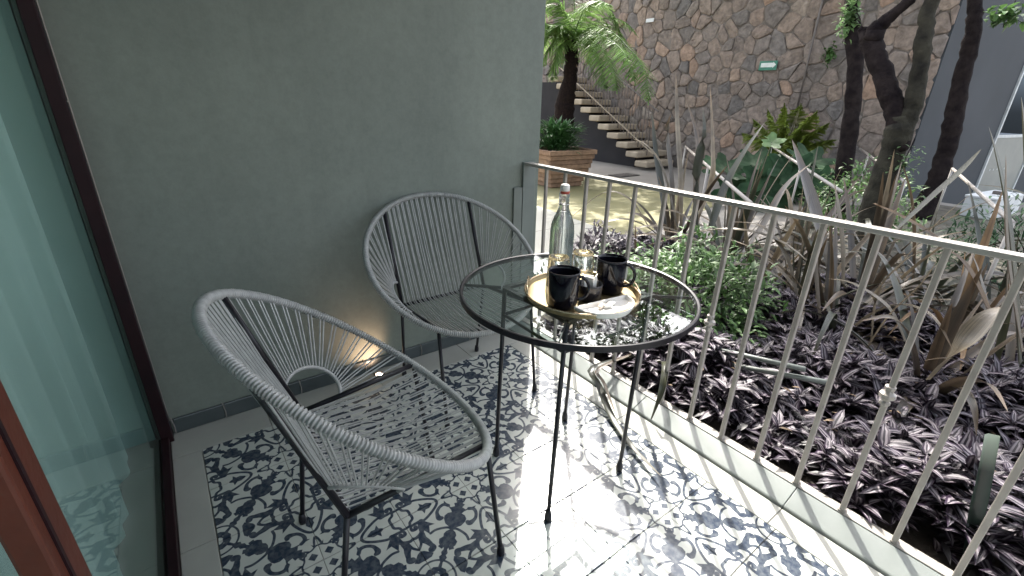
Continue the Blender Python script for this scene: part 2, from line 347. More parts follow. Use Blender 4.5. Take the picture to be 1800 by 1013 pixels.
both(poly_d, [(.56, 1.05), (.60, .96), (.69, .875), (.725, .92), (.73, 1.05)])
both(poly_d, [(.72, .62), (.79, .64), (.77, .70), (.72, .69)])
D = np.minimum(D, np.abs(np.hypot(1 - U, 1 - V) - .225) - .013)
D = np.minimum(D, np.abs(np.hypot(1 - U, 1 - V) - .06) - .012)
both(poly_d, [(.86, .97), (.90, .90), (.945, .93), (.94, 1.1), (.87, 1.05)])
rr = np.hypot(U, V); an = np.arctan2(V, U)
D = np.minimum(D, np.abs(rr - .225 - .012 * np.cos(8 * an)) - .012)
D = np.minimum(D, poly_d(U, V, [(.03, .09), (.09, .03), (.15, .09), (.09, .15)]))
D = np.minimum(D, poly_d(U, V, [(.15, .15), (.135, .185), (.2, .2), (.185, .135)]))
both(poly_d, [(.02, .225), (.05, .21), (.07, .285)])
both(poly_d, [(.10, .20), (.14, .18), (.17, .245)])
both(stroke, [(.04, .235), (.02, .33), (.0, .38)], .016)
ink = np.clip(.5 - D / .006, 0, 1)
img = bpy.data.images.new('tile_ink', RES, RES, alpha=False, float_buffer=False)
img.colorspace_settings.name = 'Non-Color'
px = np.ones((RES, RES, 4), np.float32); px[..., :3] = ink[..., None]; img.pixels.foreach_set(px.ravel()); img.update()

def tile_mat():
    mt, nt, bs = new_mat('printed_cement_tile')
    uv = N(nt, 'ShaderNodeUVMap').outputs[0]
    ti = N(nt, 'ShaderNodeTexImage'); ti.image = img; ti.extension = 'EXTEND'; nt.links.new(uv, ti.inputs[0])
    pos = N(nt, 'ShaderNodeNewGeometry').outputs['Position']
    n1 = noise(nt, 5, 7, pos, .7); n2 = noise(nt, 60, 4, pos)
    lt = ramp(nt, n1.outputs['Fac'], [(.3, (.43, .45, .42)), (.7, (.55, .56, .52))])
    dk = ramp(nt, n1.outputs['Fac'], [(.3, (.014, .024, .046)), (.7, (.030, .044, .072))])
    wn_ = ramp(nt, n2.outputs['Fac'], [(.3, (.86,) * 3), (.6, (1,) * 3)])
    f = N(nt, 'ShaderNodeMath', operation='MULTIPLY'); nt.links.new(ti.outputs[0], f.inputs[0]); nt.links.new(wn_.outputs[0], f.inputs[1])
    mx = N(nt, 'ShaderNodeMix', data_type='RGBA'); nt.links.new(f.outputs[0], mx.inputs[0])
    nt.links.new(lt.outputs[0], mx.inputs[6]); nt.links.new(dk.outputs[0], mx.inputs[7]); nt.links.new(mx.outputs[2], bs.inputs['Base Color'])
    rr_ = N(nt, 'ShaderNodeMapRange'); nt.links.new(n1.outputs['Fac'], rr_.inputs[0]); rr_.inputs[3].default_value = .12; rr_.inputs[4].default_value = .30
    nt.links.new(rr_.outputs[0], bs.inputs['Roughness']); bs.inputs['Specular IOR Level'].default_value = .55
    nb = noise(nt, 9, 3, pos); bump(nt, bs, nb.outputs['Fac'], .035, .02)
    return mt
M_tile = tile_mat()

# ================================================================== SETTING: balcony floor
XR = 1.565                                                            # line of the railing
TX0, TP, TY0, TPY = -.10, .243, 1.813, .2447
fb = MB().box(-.22, 1.60, -1.3, 1.985, -.12, -.008)
floor = struct(fb.obj('balcony_floor', M_grout)); floor['label'] = 'balcony floor of printed grey and white cement tiles'
tm = MB(); h = .5 - .0050
tm.add([(-h, -h, -.006), (h, -h, -.006), (h, h, -.006), (-h, h, -.006), (-h, -h, -.0008), (h, -h, -.0008), (h, h, -.0008), (-h, h, -.0008), (-h + .006, -h + .006, 0), (h - .006, -h + .006, 0), (h - .006, h - .006, 0), (-h + .006, h - .006, 0)],
       [(8, 9, 10, 11), (4, 5, 9, 8), (5, 6, 10, 9), (6, 7, 11, 10), (7, 4, 8, 11), (0, 1, 5, 4), (1, 2, 6, 5), (2, 3, 7, 6), (3, 0, 4, 7)],
       [(-0 + .0035 if x < 0 else 1 - .0035, .0035 if y < 0 else 1 - .0035) for x, y in ((-1, -1), (1, -1), (1, 1), (-1, 1))] * 3)
first = None
for i in range(6):
    for j in range(12):
        # the motif's first corner (u=v=0, local (-,-)) goes to the node with odd i and odd j
        left = (i % 2 == 1); far = (j % 2 == 1)
        rot = {(True, False): 0, (False, False): 1, (False, True): 2, (True, True): 3}[(left, far)] * PI / 2
        loc = (TX0 + TP * (i + .5), TY0 - TPY * (j + .5), random.uniform(-.0003, .0003))
        if first is None:
            first = tm.obj('floor_tile', M_tile, floor); o = first; o.location = loc; o.rotation_euler = (0, 0, rot)
        else: o = share(first, 'floor_tile', floor, loc, (0, 0, rot))
        o.scale = (TP, TPY if rot in (0, PI) else TPY, 1)
def plank_tile(x0, x1, y0, y1, mt=M_border, name='border_tile', z=0.0):
    return MB().box(x0 + .0012, x1 - .0012, y0 + .0012, y1 - .0012, -.007, z).obj(name, mt, floor, bevel=.0015, segs=1)
for k, x0 in enumerate([-.197, .143, .386 + .243, 1.115]):
    x1 = [.143, .386 + .243, 1.115, 1.60][k]; plank_tile(x0, x1, TY0 + .001, 1.984)
ys = [TY0, 1.34, .74, .14, -.46, -1.1]
for a, b in zip(ys[:-1], ys[1:]): plank_tile(-.197, TX0 - .001, b, a)
ys = [TY0, 1.62, 1.02, .372, -.24, -1.1]
for a, b in zip(ys[:-1], ys[1:]): plank_tile(TX0 + 6 * TP + .001, 1.462, b, a)
kerb = thing('kerb', (1.52, .4, 0), 'low glazed grey kerb under the balcony railing', 'kerb'); K0 = Vector((1.52, .4, 0))
for a, b in zip(ys[:-1], ys[1:]):
    MB().prism([(1.4635, -.02), (1.4635, .009), (1.468, .012), (1.5485, .043), (1.5485, -.02)], 0, (a if a < TY0 else 1.984) - b - .002,
        Matrix(((1, 0, 0, 0), (0, 0, 1, b + .001), (0, 1, 0, 0), (0, 0, 0, 1)))).obj('kerb_tile', M_curb, kerb, K0, bevel=.002)
MB().box(1.551, 1.592, -1.2, 1.984, -.3, .046).obj('edge_strip', M_curbtop, kerb, K0, bevel=.003)

# grey wall with its slate skirting
WY = 1.985
wl = thing('balcony_wall', (.7, WY + .1, 0), 'smooth grey plastered wall behind both chairs', 'wall'); W0 = Vector((.7, WY + .1, 0))
MB().box(-.24, 1.66, WY, WY + .22, -.3, 3.4).obj('wall_body', M_wall, wl, W0, bevel=.004)
MB().box(-1.6, -.243, WY, WY + .22, -.3, 3.4).obj('indoor_wall_face', mat('pale_indoor_plaster', (.40, .50, .48), (.33, .42, .40), 1.5, .8, world=True), wl, W0)
xs = [-.176, -.0005, .2995, .5995, .8995, 1.1995, 1.4995, 1.58]
for a, b in zip(xs[:-1], xs[1:]):
    MB().box(a + .0015, b - .0015, WY - .012, WY - .0005, .001, .068 + random.uniform(-.0015, .0015)).obj('skirting_tile', M_base, wl, W0, bevel=.004)
for a in xs[:-1]:
    MB().tube([(a, WY - .0125, .002), (a + .002, WY - .0135, .035), (a - .002, WY - .0125, .069), (a - .004, WY - .003, .073)], .0022, 5).obj('grout_bead', M_grout, wl, W0)

# soffit over the balcony (above the frame; it shades wall and door)
struct(MB().box(-2.2, 1.72, -2.6, 2.2, 2.62, 2.8).obj('balcony_soffit', M_ceil))

# ------------------------------------------------------------------ sliding door on the left
GX = -.222
dr = thing('sliding_glass_door', (GX, 1.1, 0), 'fixed glass door leaf in dark brown frame at left of balcony', 'door'); D0 = Vector((GX, 1.1, 0))
MB().box(GX, -.184, 1.925, 1.9845, .0, 2.6).obj('corner_stile', M_dark_frame, dr, D0, bevel=.003)
MB().box(-.1842, -.1815, 1.966, 1.972, .07, 2.6).obj('weather_strip', M_thin, dr, D0)
MB().box(-.1838, -.1832, 1.93, 1.94, 0, 2.6).obj('groove', M_black, dr, D0)
MB().box(GX, -.197, -1.2, 1.925, -.004, .030).obj('bottom_rail', M_dark_frame, dr, D0, bevel=.003)
MB().box(GX - .001, GX + .001, -1.2, 1.96, .02, 2.6).obj('glass_pane', M_door_glass, dr, D0)
MB().box(-.192, -.180, 1.93, 1.95, 1.233, 1.236).obj('frame_joint', M_thin, dr, D0)
d2 = thing('red_brown_door_stile', (-.21, .63, 0), 'red brown vertical stile of the sliding door leaf nearest the viewer, lower left corner', 'door frame'); D2 = Vector((-.21, .63, 0))
MB().box(-.214, -.186, .575, .660, .031, 2.6).obj('stile', M_red_frame, d2, D2, bevel=.004)
MB().box(-.1861, -.1835, .598, .606, .031, 2.6).obj('seal', M_dark_frame, d2, D2)
# room behind the glass
struct(MB().box(-3.2, -.235, -2.6, 2.6, -.12, -.004).obj('room_floor', M_concrete))
cu = MB(); cp = []
for i in range(161):
    y = -1.0 + i * .0185; cp.append((-.335 + .012 * math.sin(i * .42) + .010 * math.sin(i * 1.13), y))
vs = [(x, y, z) for z in (.01, 2.55) for x, y in cp]; n = len(cp)
cu.add(vs, [(i, i + 1, n + i + 1, n + i) for i in range(n - 1)])
co = cu.obj('curtain', M_curtain, origin=(-.4, .5, 0), smooth=True); sm = co.modifiers.new('thick', 'SOLIDIFY'); sm.thickness = .002
M_curtain.node_tree.nodes['Principled BSDF'].inputs['Roughness'].default_value = .9
tag(co, 'pale teal curtain hanging in folds behind the glass door', 'curtain')

# floor uplight close to the wall
lp = onz(667, 664, 0)
lt = thing('floor_uplight', (lp.x, 1.90, 0), 'small round floor spotlight glowing at the foot of the grey wall behind the front chair', 'lamp')
L0 = Vector((lp.x, 1.90, 0))
MB().lathe([(.026, .0), (.026, .022), (.017, .024), (.016, .018)], L0, 24, (True, False)).obj('housing', M_black, lt, L0, smooth=False)
me_, ent, ebs = new_mat('lamp_glow'); ebs.inputs['Emission Color'].default_value = (1, .80, .58, 1); ebs.inputs['Emission Strength'].default_value = 9
MB().lathe([(.0155, .018), (.0155, .0195)], L0, 24).obj('lens', me_, lt, L0)
ld = bpy.data.lights.new('uplight_beam', 'SPOT'); ld.energy = 1.25; ld.color = (1, .62, .40); ld.spot_size = rad(95); ld.spot_blend = .9; ld.shadow_soft_size = .02
lo = bpy.data.objects.new('uplight_beam', ld); sc.collection.objects.link(lo); lo.location = (lp.x, 1.885, .03)
lo.rotation_euler = Vector((.25, -.75, -.75)).to_track_quat('Z', 'Y').to_euler()

# ================================================================== COURTYARD GROUND
GS = .0
struct(MB().box(-30, 60, -60, 60, -.6, -.5).obj('far_ground', M_concrete))
struct(MB().box(1.60, 9.4, -4, 16, -.49, -.012).obj('courtyard_ground', M_concrete))
struct(MB().prism([(3.72, 2.9), (6.2, 3.4), (6.6, 6.0), (6.2, 14), (3.86, 14)], -.011, -.006).obj('mossy_paving', M_moss))
struct(MB().prism([(1.67, 2.95), (3.05, 2.75), (3.66, 2.8), (3.84, 4.7), (3.84, 14), (1.67, 14)], -.0105, -.002).obj('pale_path', M_pale))
for y in (3.6, 4.9, 6.2): struct(MB().box(1.67, 3.8, y, y + .006, -.0019, -.0010).obj('path_joint', M_drain))
struct(MB().prism([(1.596, -4), (4.9, -4), (4.9, 1.5), (4.3, 2.5), (3.3, 2.72), (2.9, 2.6), (2.3, 2.2), (1.9, 1.98), (1.596, 1.98)], -.011, .012).obj('garden_bed_soil', M_soil))
struct(MB().prism([(3.3, -2), (8.9, -2), (8.9, 2.0), (6.6, 2.5), (5.0, 2.1), (3.9, 1.2), (3.45, .3)], -.009, .02).obj('dry_soil_bed', M_drysoil))
dg = thing('drain_cover', (7.0, 5.85, 0), 'dark drain cover in the courtyard paving below the stairs', 'drain')
MB().box(6.75, 7.3, 5.72, 6.02, -.006, .004).obj('drain_frame', M_drain, dg, (7.0, 5.85, 0))
for k in range(6): MB().box(6.79 + k * .085, 6.83 + k * .085, 5.75, 5.99, .004, .008).obj('grate_bar', M_rod, dg, (7.0, 5.85, 0))

# ================================================================== STONE WALL (plane X = 9)
def voronoi(seeds, x0, x1, y0, y1):
    S = np.array(seeds); out = []
    for i, s in enumerate(S):
        P = [np.array(p) for p in ((x0, y0), (x1, y0), (x1, y1), (x0, y1))]
        d = np.hypot(*(S - s).T); nb = np.argsort(d)[1:22]
        for j in nb:
            mid = (s + S[j]) / 2; nrm = S[j] - s; Q = []
            for k in range(len(P)):
                a, b = P[k], P[(k + 1) % len(P)]; da = (a - mid) @ nrm; db = (b - mid) @ nrm
                if da <= 0: Q.append(a)
                if da * db < 0: Q.append(a + (b - a) * da / (da - db))
            P = Q
            if len(P) < 3: break
        out.append(P)
    return out
sw = thing('stone_wall', (9.1, 6, 0), 'tall retaining wall of irregular brown and grey field stones', 'stone wall'); S0 = Vector((9.1, 6, 0))
MB().box(9.025, 9.5, 2.18, 17, -.3, 4.6).obj('mortar', M_mortar, sw, S0)
def stone_mesh(P, mb=None):
    P = np.array(P); c = P.mean(0)
    P = P * [1, 1]; k = len(P)
    # cut each corner and wobble the outline a little
    R_ = []
    for i in range(k):
        a, b, d = P[i - 1], P[i], P[(i + 1) % k]
        if np.hypot(*(d - b)) < .03: continue
        R_ += [b + (a - b) * .17, b + (d - b) * .17]
    R_ = np.array(R_)
    if len(R_) < 5: return None
    dd = R_ - c; L = np.hypot(*dd.T); gap = rng.choice([.0015, .003, .006, .011])
    R_ = c + dd * ((L - gap) / L)[:, None] + rng.normal(0, .005, R_.shape)
    n = len(R_); pr = rng.uniform(.018, .055); tl = rng.normal(0, .05, 2)
    rings = [(1.0, 0.0), (.985, pr * .6), (.90, pr * .92), (.55, pr * 1.06)]
    vs = []
    for s, hh in rings:
        Q = c + (R_ - c) * s
        for q in Q: vs.append((9.035 - hh - (q - c) @ tl * (hh / (pr + .001)) + rng.normal(0, .0035) * (hh > 0), q[0], q[1]))
    vs.append((9.035 - pr * 1.1, c[0], c[1]))
    fs = [(i + r * n, (i + 1) % n + r * n, (i + 1) % n + (r + 1) * n, i + (r + 1) * n) for r in range(3) for i in range(n)] + [(3 * n + i, 3 * n + (i + 1) % n, 4 * n) for i in range(n)]
    fs = [f[::-1] for f in fs]
    (mb or MB()).add(vs, fs)
    m_ = mb or MB().add(vs, fs); return m_
seeds = []
y = 2.05; cell = .243
for a in range(int(9.2 / cell)):
    for b in range(int(4.7 / cell)):
        oy = (b % 2) * cell * .5; seeds.append((2.18 + a * cell + oy + rng.uniform(-.10, .10), b * cell + .1 + rng.uniform(-.10, .10)))
keep = [s for i, s in enumerate(seeds) if rng.random() > .14]
cells = voronoi(keep, 2.18, 11.6, 0, 4.6)
rest = MB(); cnt = 0
def visible(c):
    d = Vector((9.0, c[0], c[1])) - CAM; z = d.dot(fwd); X_ = 900 + FPX * d.dot(rgt) / z; Y_ = 506.5 - FPX * d.dot(upv) / z
    return 950 < X_ < 1720 and -12 < Y_ < 345
order = sorted(range(len(cells)), key=lambda i: (not visible(np.mean(cells[i], 0)) if len(cells[i]) > 2 else True, keep[i][0]))
rest_by = [MB(), MB(), MB()]
for q, i in enumerate(order):
    P = cells[i]
    if len(P) < 3: continue
    c_ = np.mean(P, 0)
    if visible(c_) and cnt < 300:
        s_ = stone_mesh(P)
        if s_: s_.obj('stone', M_stone, sw, S0); cnt += 1
    else: stone_mesh(P, rest_by[q % 3])
for r_ in rest_by:
    if r_.v: r_.obj('outer_stones', M_stone, sw, S0, kind='stuff')
print('stones', cnt)

# arrow sign, tag and cable on the stone wall
sg = thing('arrow_sign', (8.93, 4.53, 1.93), 'small green exit sign with white arrow on the stone wall', 'sign'); G0 = Vector((8.93, 4.53, 1.93))
MB().box(8.925, 8.94, 4.38, 4.69, 1.86, 2.01).obj('sign_plate', M_green, sg, G0, bevel=.003)
aw = [(4.66, 1.91), (4.45, 1.91), (4.45, 1.895), (4.395, 1.945), (4.45, 1.992), (4.45, 1.978), (4.66, 1.978)]
MB().add([(8.9235, p[0], p[1]) for p in aw], [tuple(range(7))]).obj('arrow', M_signwhite, sg, G0)
tg = thing('wall_tag', (8.93, 7.24, 2.89), 'small white plate high on the stone wall beside the tree fern', 'plate')
MB().box(8.925, 8.94, 7.14, 7.34, 2.86, 2.93).obj('plate', M_whitebox, tg, (8.93, 7.24, 2.89), bevel=.004)
cb = MB().tube([(8.93, 3.88, 1.2), (8.92, 3.885, 2.0), (8.93, 3.89, 3.0), (8.93, 3.9, 4.5)], .018, 6)
tag(cb.obj('wall_cable', M_rod, origin=(8.93, 3.88, 1.2), smooth=True), 'thin dark cable running down the stone wall', 'cable')

# ================================================================== GREY BUILDING at right
gd = Vector((.989, -.146, 0)); gn = Vector((-.146, -.989, 0)); gp = Vector((9.0, 2.17, 0))
GM = Matrix(((gd.x, -gn.x, 0, gp.x), (gd.y, -gn.y, 0, gp.y), (0, 0, 1, 0), (0, 0, 0, 1)))    # local x along wall, y into wall
bd = thing('grey_building', gp, 'smooth charcoal grey building wall with white framed window at right of stone wall', 'building')
def gb(x0, x1, y0, y1, z0, z1, name, mt, bevel=0): return MB().box(x0, x1, y0, y1, z0, z1, GM).obj(name, mt, bd, gp, bevel=bevel)
def gl(px_, py_):                                                      # point on that wall plane
    d = ray(px_, py_); t = (gp - CAM).dot(gn) / d.dot(gn); P = CAM + d * t; return (P - gp).dot(gd), P.z
gb(.02, 9, 0, .3, -.5, 5.2, 'wall', M_wall2)
xa, za = gl(1700, 362); xb, zb = gl(1754, 240)
x2 = xa + 1.8
gb(xa, xa + .05, -.03, -.001, -.45, 3.2, 'frame_stile', M_trim); gb(xa + .05, x2, -.028, -.002, zb - .025, zb + .025, 'frame_rail', M_trim)
gb(x2, x2 + .05, -.03, -.001, -.45, 3.2, 'frame_stile', M_trim)
gb(xa + .05, x2, -.012, -.003, zb + .025, 3.2, 'window_pane', M_winglass)
gb(xa + .05, x2, -.014, -.002, -.45, zb - .025, 'door_panel', M_panel)
for k in range(5): gb(xa + .30 + k * .16, xa + .33 + k * .16, -.018, -.0145, zb - .60, zb - .57, 'rivet', M_trim)
bx = thing('utility_box', (8.1, 1.0, 0), 'white utility box with a slot, low in front of the grey building', 'box')
pB = onz(1735, 352, .0)
B0 = Vector((8.55, 1.2, 0)); bx.location = B0
RM = Matrix.Translation(B0) @ Matrix.Rotation(rad(-8), 4, 'Z')
MB().box(-.35, .55, -.28, .02, .02, .26, RM).obj('box_body', M_whitebox, bx, B0, bevel=.012)
MB().box(-.36, .56, -.29, .03, .262, .29, RM).obj('lid', M_whitebox, bx, B0, bevel=.006)
MB().box(.05, .12, -.2, -.1, .291, .33, RM).obj('latch', M_rod, bx, B0)

# ================================================================== STAIRS
st = thing('floating_staircase', (8.5, 7.5, 0), 'stair of pale stone treads climbing along the stone wall', 'staircase'); ST0 = Vector((8.5, 7.5, 0))
for k in range(11):
    yk = 6.08 + .292 * k; zk = .165 + .166 * k
    x0, x1 = 7.98, 8.97
    if k == 0: x0, x1 = 7.95, 8.85
    y1 = yk + .33
    MB().box(x0, x1, yk, y1, zk - .122, zk).obj('tread', M_tread, st, ST0, bevel=.028, segs=3)
poly = [(6.35, -.01), (9.9, 2.02), (9.9, -.01)]
PM = Matrix(((0, 0, 1, 0), (1, 0, 0, 0), (0, 1, 0, 0), (0, 0, 0, 1)))
pp = [(6.62, -.01)]
for k in range(1, 11): pp += [(6.26 + .292 * k, -.0 + .166 * k), ]
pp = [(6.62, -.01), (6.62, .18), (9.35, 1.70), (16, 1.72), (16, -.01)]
MB().prism(pp, 8.22, 8.96, PM).obj('stair_shadow_block', M_void, st, ST0)  # solid block whose dark colour paints the shadow below the treads
bl = MB()
for k in range(34):
    yk = 6.35 + k * .087; MB().tube([(8.25, yk, .22 + .568 * (yk - 6.2) - .05), (8.25, yk, 1.12 + .568 * (yk - 6.2))], .0095, 5).obj('baluster_rod', M_rod, st, ST0)
MB().tube([(8.25, 6.2, .30), (8.25, 9.4, .30 + .568 * 3.2)], .014, 6).obj('lower_rail', M_tread, st, ST0)
MB().tube([(8.25, 6.2, 1.12), (8.25, 9.4, 1.12 + .568 * 3.2)], .016, 6).obj('hand_rail', M_rod, st, ST0)

# thin garden handrails
def garden_rail(pts, label, posts, r=.014):
    o = Vector((pts[0][0], pts[0][1], 0)); t = thing('garden_handrail', o, label, 'handrail', 'thin steel handrails in the garden')
    MB().tube(pts, r, 8).obj('rail', M_rail, t, o, smooth=True)
    for (x, y, z) in posts: MB().tube([(x, y, -.02), (x, y, z)], .011, 8).obj('post', M_rail, t, o, smooth=True)
def lerp(a, b, t): return tuple(a[i] + (b[i] - a[i]) * t for i in range(3))
A0, A1 = (6.19, 4.10, .7), (2.95, 1.42, .7)
B0_, B1_ = (7.61, 3.54, .7), (4.0, 1.29, .7)
garden_rail([A0, A1], 'thin steel handrail slanting behind the upright flax leaves, left of the dark lobed leaves', [A0, lerp(A0, A1, .55)])
garden_rail([(8.85, 3.10, .7), B0_, B1_], 'thin steel handrail turning a corner beside the dark lobed leaves', [B0_, lerp(B0_, B1_, .6)])
D0_, D1_ = (8.8, 2.76, .7), (5.1, 1.20, .7)
garden_rail([D0_, D1_], 'thin steel handrail passing behind the forked tree trunk', [lerp(D0_, D1_, .3), D1_])
E0_, E1_ = (6.81, 1.24, .7), (3.76, .35, .7)
garden_rail([E0_, E1_], 'rightmost thin steel handrail, bright against the grey building', [E0_, E1_])

# ================================================================== RAILING
rl = thing('balcony_railing', (XR, .4, .04), 'taupe steel balcony railing with square balusters and a flat top rail', 'railing'); R0 = Vector((XR, .4, .04))
MB().box(XR - .021, XR + .021, -1.2, 1.968, .950, .966).obj('top_rail', M_railtop, rl, R0, bevel=.003)
MB().box(XR - .022, XR + .060, 1.968, 1.9845, .03, .966).obj('end_plate', M_postgrey, rl, R0, bevel=.002)
MB().box(XR - .079, XR - .0225, 1.972, 1.9845, .03, .835).obj('end_plate', M_postgrey, rl, R0, bevel=.002)
k = 0
b0 = MB().box(-.0078, .0078, -.0078, .0078, .0, .907).obj('baluster', M_rail, rl, bevel=.002, segs=1); b0.location = (0, 1.807 - R0.y, .006)
for k in range(1, 21):
    share(b0, 'baluster', rl, (random.uniform(-.001, .001), 1.807 - .1425 * k - R0.y, .006), (random.uniform(-.004, .004), 0, random.uniform(-.03, .03)))
kn = MB()
prof = [(.0085, -.034), (.014, -.030), (.014, -.022), (.010, -.017), (.013, -.012), (.021, -.006), (.021, .006), (.013, .012), (.010, .017), (.014, .022), (.014, .030), (.0085, .034)]
kn.lathe(prof, (0, 0, 0), 8); k0 = kn.obj('collar', M_rail, rl); k0.location = (0, .81 - R0.y, .498 - R0.z); k0.rotation_euler = (0, 0, PI / 8)
for yy in (.24, 1.38, -.33): share(k0, 'collar', rl, (0, yy - R0.y, .498 - R0.z), (0, 0, PI / 8))
for k in range(21): MB().box(-.011, .011, -.011, .011, 0, .006, Matrix.Translation((XR, 1.807 - .1425 * k, .0465))).obj('foot_weld', M_rail, rl, R0, bevel=.002, segs=1)

# ================================================================== CHAIRS
RX, RZ, TH, RA, RB_ = -.0269, .6201, .6505, .3774, .3891
XRR, WR, ZR, FT, FF = -.1485, .2204, .4014, 2.5591, .6435
def rim(t):
    u = RA * math.cos(t); v = RB_ * math.sin(t) * (1 - .0098 * math.cos(t)); return Vector((RX + u * math.cos(TH), v, RZ - u * math.sin(TH) - .017 * v * v))
def make_chair(label, seed, loc, rz):
    rn = random.Random(seed)
    t = thing('woven_chair', loc, label, 'chair', 'woven cord chairs on the balcony', rz)
    # wrapped rim: a ring with one small ridge per turn of cord
    nt_ = 300; pts = []; rs = []
    for i in range(nt_ * 4):
        a = 2 * PI * i / (nt_ * 4); pts.append(rim(a)); rs.append(.0094 + (.0022, .0040, .0022, -.0014)[i % 4] * (1 + .12 * math.sin(i * .37)))
    MB().tube(pts, rs, 10, closed=True).obj('wrapped_rim', M_cord, t, smooth=True)
    C = {s: Vector((XRR, s * WR, ZR)) for s in (-1, 1)}
    anchors = {}
    for s in (1, -1):
        top = rim(s * FT); fr = rim(s * FF); dn = (top - C[s]).normalized(); df = (fr - C[s]).normalized()
        MB().tube([top, C[s]], .0085, 8).obj('back_bar', M_black, t, smooth=True)
        MB().tube([C[s], fr - df * .004], .0085, 8).obj('seat_bar', M_black, t, smooth=True)
        fy = Vector((0, s, 0))
        MB().tube([C[s] + Vector((0, 0, .004)), Vector((XRR - .054, s * (WR - .009), 0.012))], .0072, 8).obj('leg', M_black, t, smooth=True)
        MB().tube([fr - Vector((0, 0, .012)), Vector((fr.x + .0485, s * (abs(fr.y) + .0027), .012))], .0072, 8).obj('leg', M_black, t, smooth=True)
        for q in (Vector((XRR - .054, s * (WR - .009), 0)), Vector((fr.x + .0485, s * (abs(fr.y) + .0027), 0))):
            MB().lathe([(.011, 0), (.012, .012), (.0095, .03), (.0075, .036)], q, 10).obj('foot_cap', M_black, t, smooth=True)
        # side arch between back bar and seat bar
        A_ = C[s] + dn * .105; B_ = C[s] + df * .115; mid = (A_ + B_) / 2
        outw = (Vector((0, s * .62, 0)) + (mid - C[s]).normalized() * .55).normalized(); hd = (B_ - A_) / 2
        arc = [mid + hd * -math.cos(PI * k / 14) + outw * .078 * math.sin(PI * k / 14) for k in range(15)]
        pts = []; rs = []
        for k in range(14):
            for q in range(6):
                pts.append(arc[k].lerp(arc[k + 1], q / 6)); rs.append(.0062 if q % 2 else .0048)
        pts.append(arc[-1]); rs.append(.005)
        MB().tube(pts, rs, 8).obj('side_arch', M_cord, t, smooth=True)
        nc = 30
        for k in range(nc):
            a = s * (FF + .06 + (FT - FF - .10) * (k + .5) / nc + (.014 if k % 2 else -.014))
            f_ = 1 - (k + .5) / nc; q = min(13.99, f_ * 14); i0 = int(q); E_ = arc[i0].lerp(arc[i0 + 1], q - i0)
            P0 = rim(a); d_ = (E_ - P0).normalized()
            mdl = P0.lerp(E_, .5) + Vector((0, 0, -rn.uniform(0, .003)))
            MB().tube([P0, mdl, E_], .0025, 5).obj('side_cord', M_cord, t)
    MB().tube([C[-1], C[1]], .0082, 8).obj('rear_crossbar', M_black, t, smooth=True)
    n = 34
    for k in range(n):
        f_ = (k + .5) / n; b = C[-1].lerp(C[1], f_ * .94 + .03 + (.004 if k % 2 else -.004))
        a = -FT - (2 * PI - 2 * FT) * (f_ + (.006 if k % 2 else -.006)); top = rim(a)
        # the straight bars divide the back; cords run from the rim to the crossbar
        MB().tube([top, top.lerp(b, .5) + Vector((-.006, rn.uniform(-.002, .002), 0)), b], .0025, 5).obj('back_cord', M_cord, t)
        fa = -FF + 2 * FF * (f_ + (.005 if k % 2 else -.005)); fr = rim(fa)
        MB().tube([b + Vector((0, 0, .006)), b.lerp(fr, .5) + Vector((0, rn.uniform(-.003, .003), -.010 - rn.uniform(0, .006))), fr], .0025, 5).obj('seat_cord', M_cord, t)
        MB().tube([b + Vector((-.011, 0, -.004)), b + Vector((-.004, 0, .011)), b + Vector((.010, 0, .004))], .0026, 5).obj('knot', M_cord, t)
    return t
make_chair('woven grey cord chair nearest the glass door, seen from behind', 3, (.3247, 1.0322, 0), -.0232)
make_chair('woven grey cord chair against the grey wall behind the glass table', 5, (.9601, 1.6495, 0), -1.5605)

# ================================================================== TABLE
TC = Vector((.965, .942, 0)); TZ = .725; TR = .366
tb = thing('glass_table', TC, 'round glass topped table with thin black steel legs', 'table')
top_ = [(TR - .012, TZ - .004), (TR - .012, TZ)]
MB().lathe([(TR - .0125, TZ - .005), (TR - .0125, TZ)], TC, 96).obj('glass_top', M_tglass, tb, TC)
MB().lathe([(TR - .010, TZ - .0145), (TR, TZ - .0145), (TR, TZ + .0025), (TR - .004, TZ + .0032), (TR - .010, TZ + .0012), (TR - .010, TZ - .0145)], TC, 128, (False, False)).obj('rim_band', M_black, tb, TC, smooth=False, bevel=.001)
feet = [Vector((.775, .80, 0)), Vector((1.134, .812, 0)), Vector((1.165, 1.145, 0)), Vector((.805, 1.14, 0))]
tops = [Vector((.803, .812, TZ - .012)), Vector((1.135, .798, TZ - .012)), Vector((1.145, 1.105, TZ - .012)), Vector((.800, 1.098, TZ - .012))]
for a, b in zip(feet, tops):
    MB().tube([a + Vector((0, 0, .01)), a.lerp(b, .5), b], .0075, 8).obj('leg', M_black, tb, TC, smooth=True)
    MB().lathe([(.010, 0), (.0125, .006), (.0125, .022), (.009, .040), (.0075, .046)], a, 12).obj('foot_cap', M_black, tb, TC, smooth=True)
def flatbar(a, b, wd, z0, z1):
    a, b = Vector(a), Vector(b); d = (b - a).normalized(); s_ = Vector((-d.y, d.x, 0)) * wd / 2
    return MB().add([a - s_ + Vector((0, 0, z)) for z in (0,)] and [Vector((p.x, p.y, z)) for z in (z0, z1) for p in (a - s_, b - s_, b + s_, a + s_)], [(3, 2, 1, 0), (4, 5, 6, 7), (0, 1, 5, 4), (1, 2, 6, 5), (2, 3, 7, 6), (3, 0, 4, 7)])
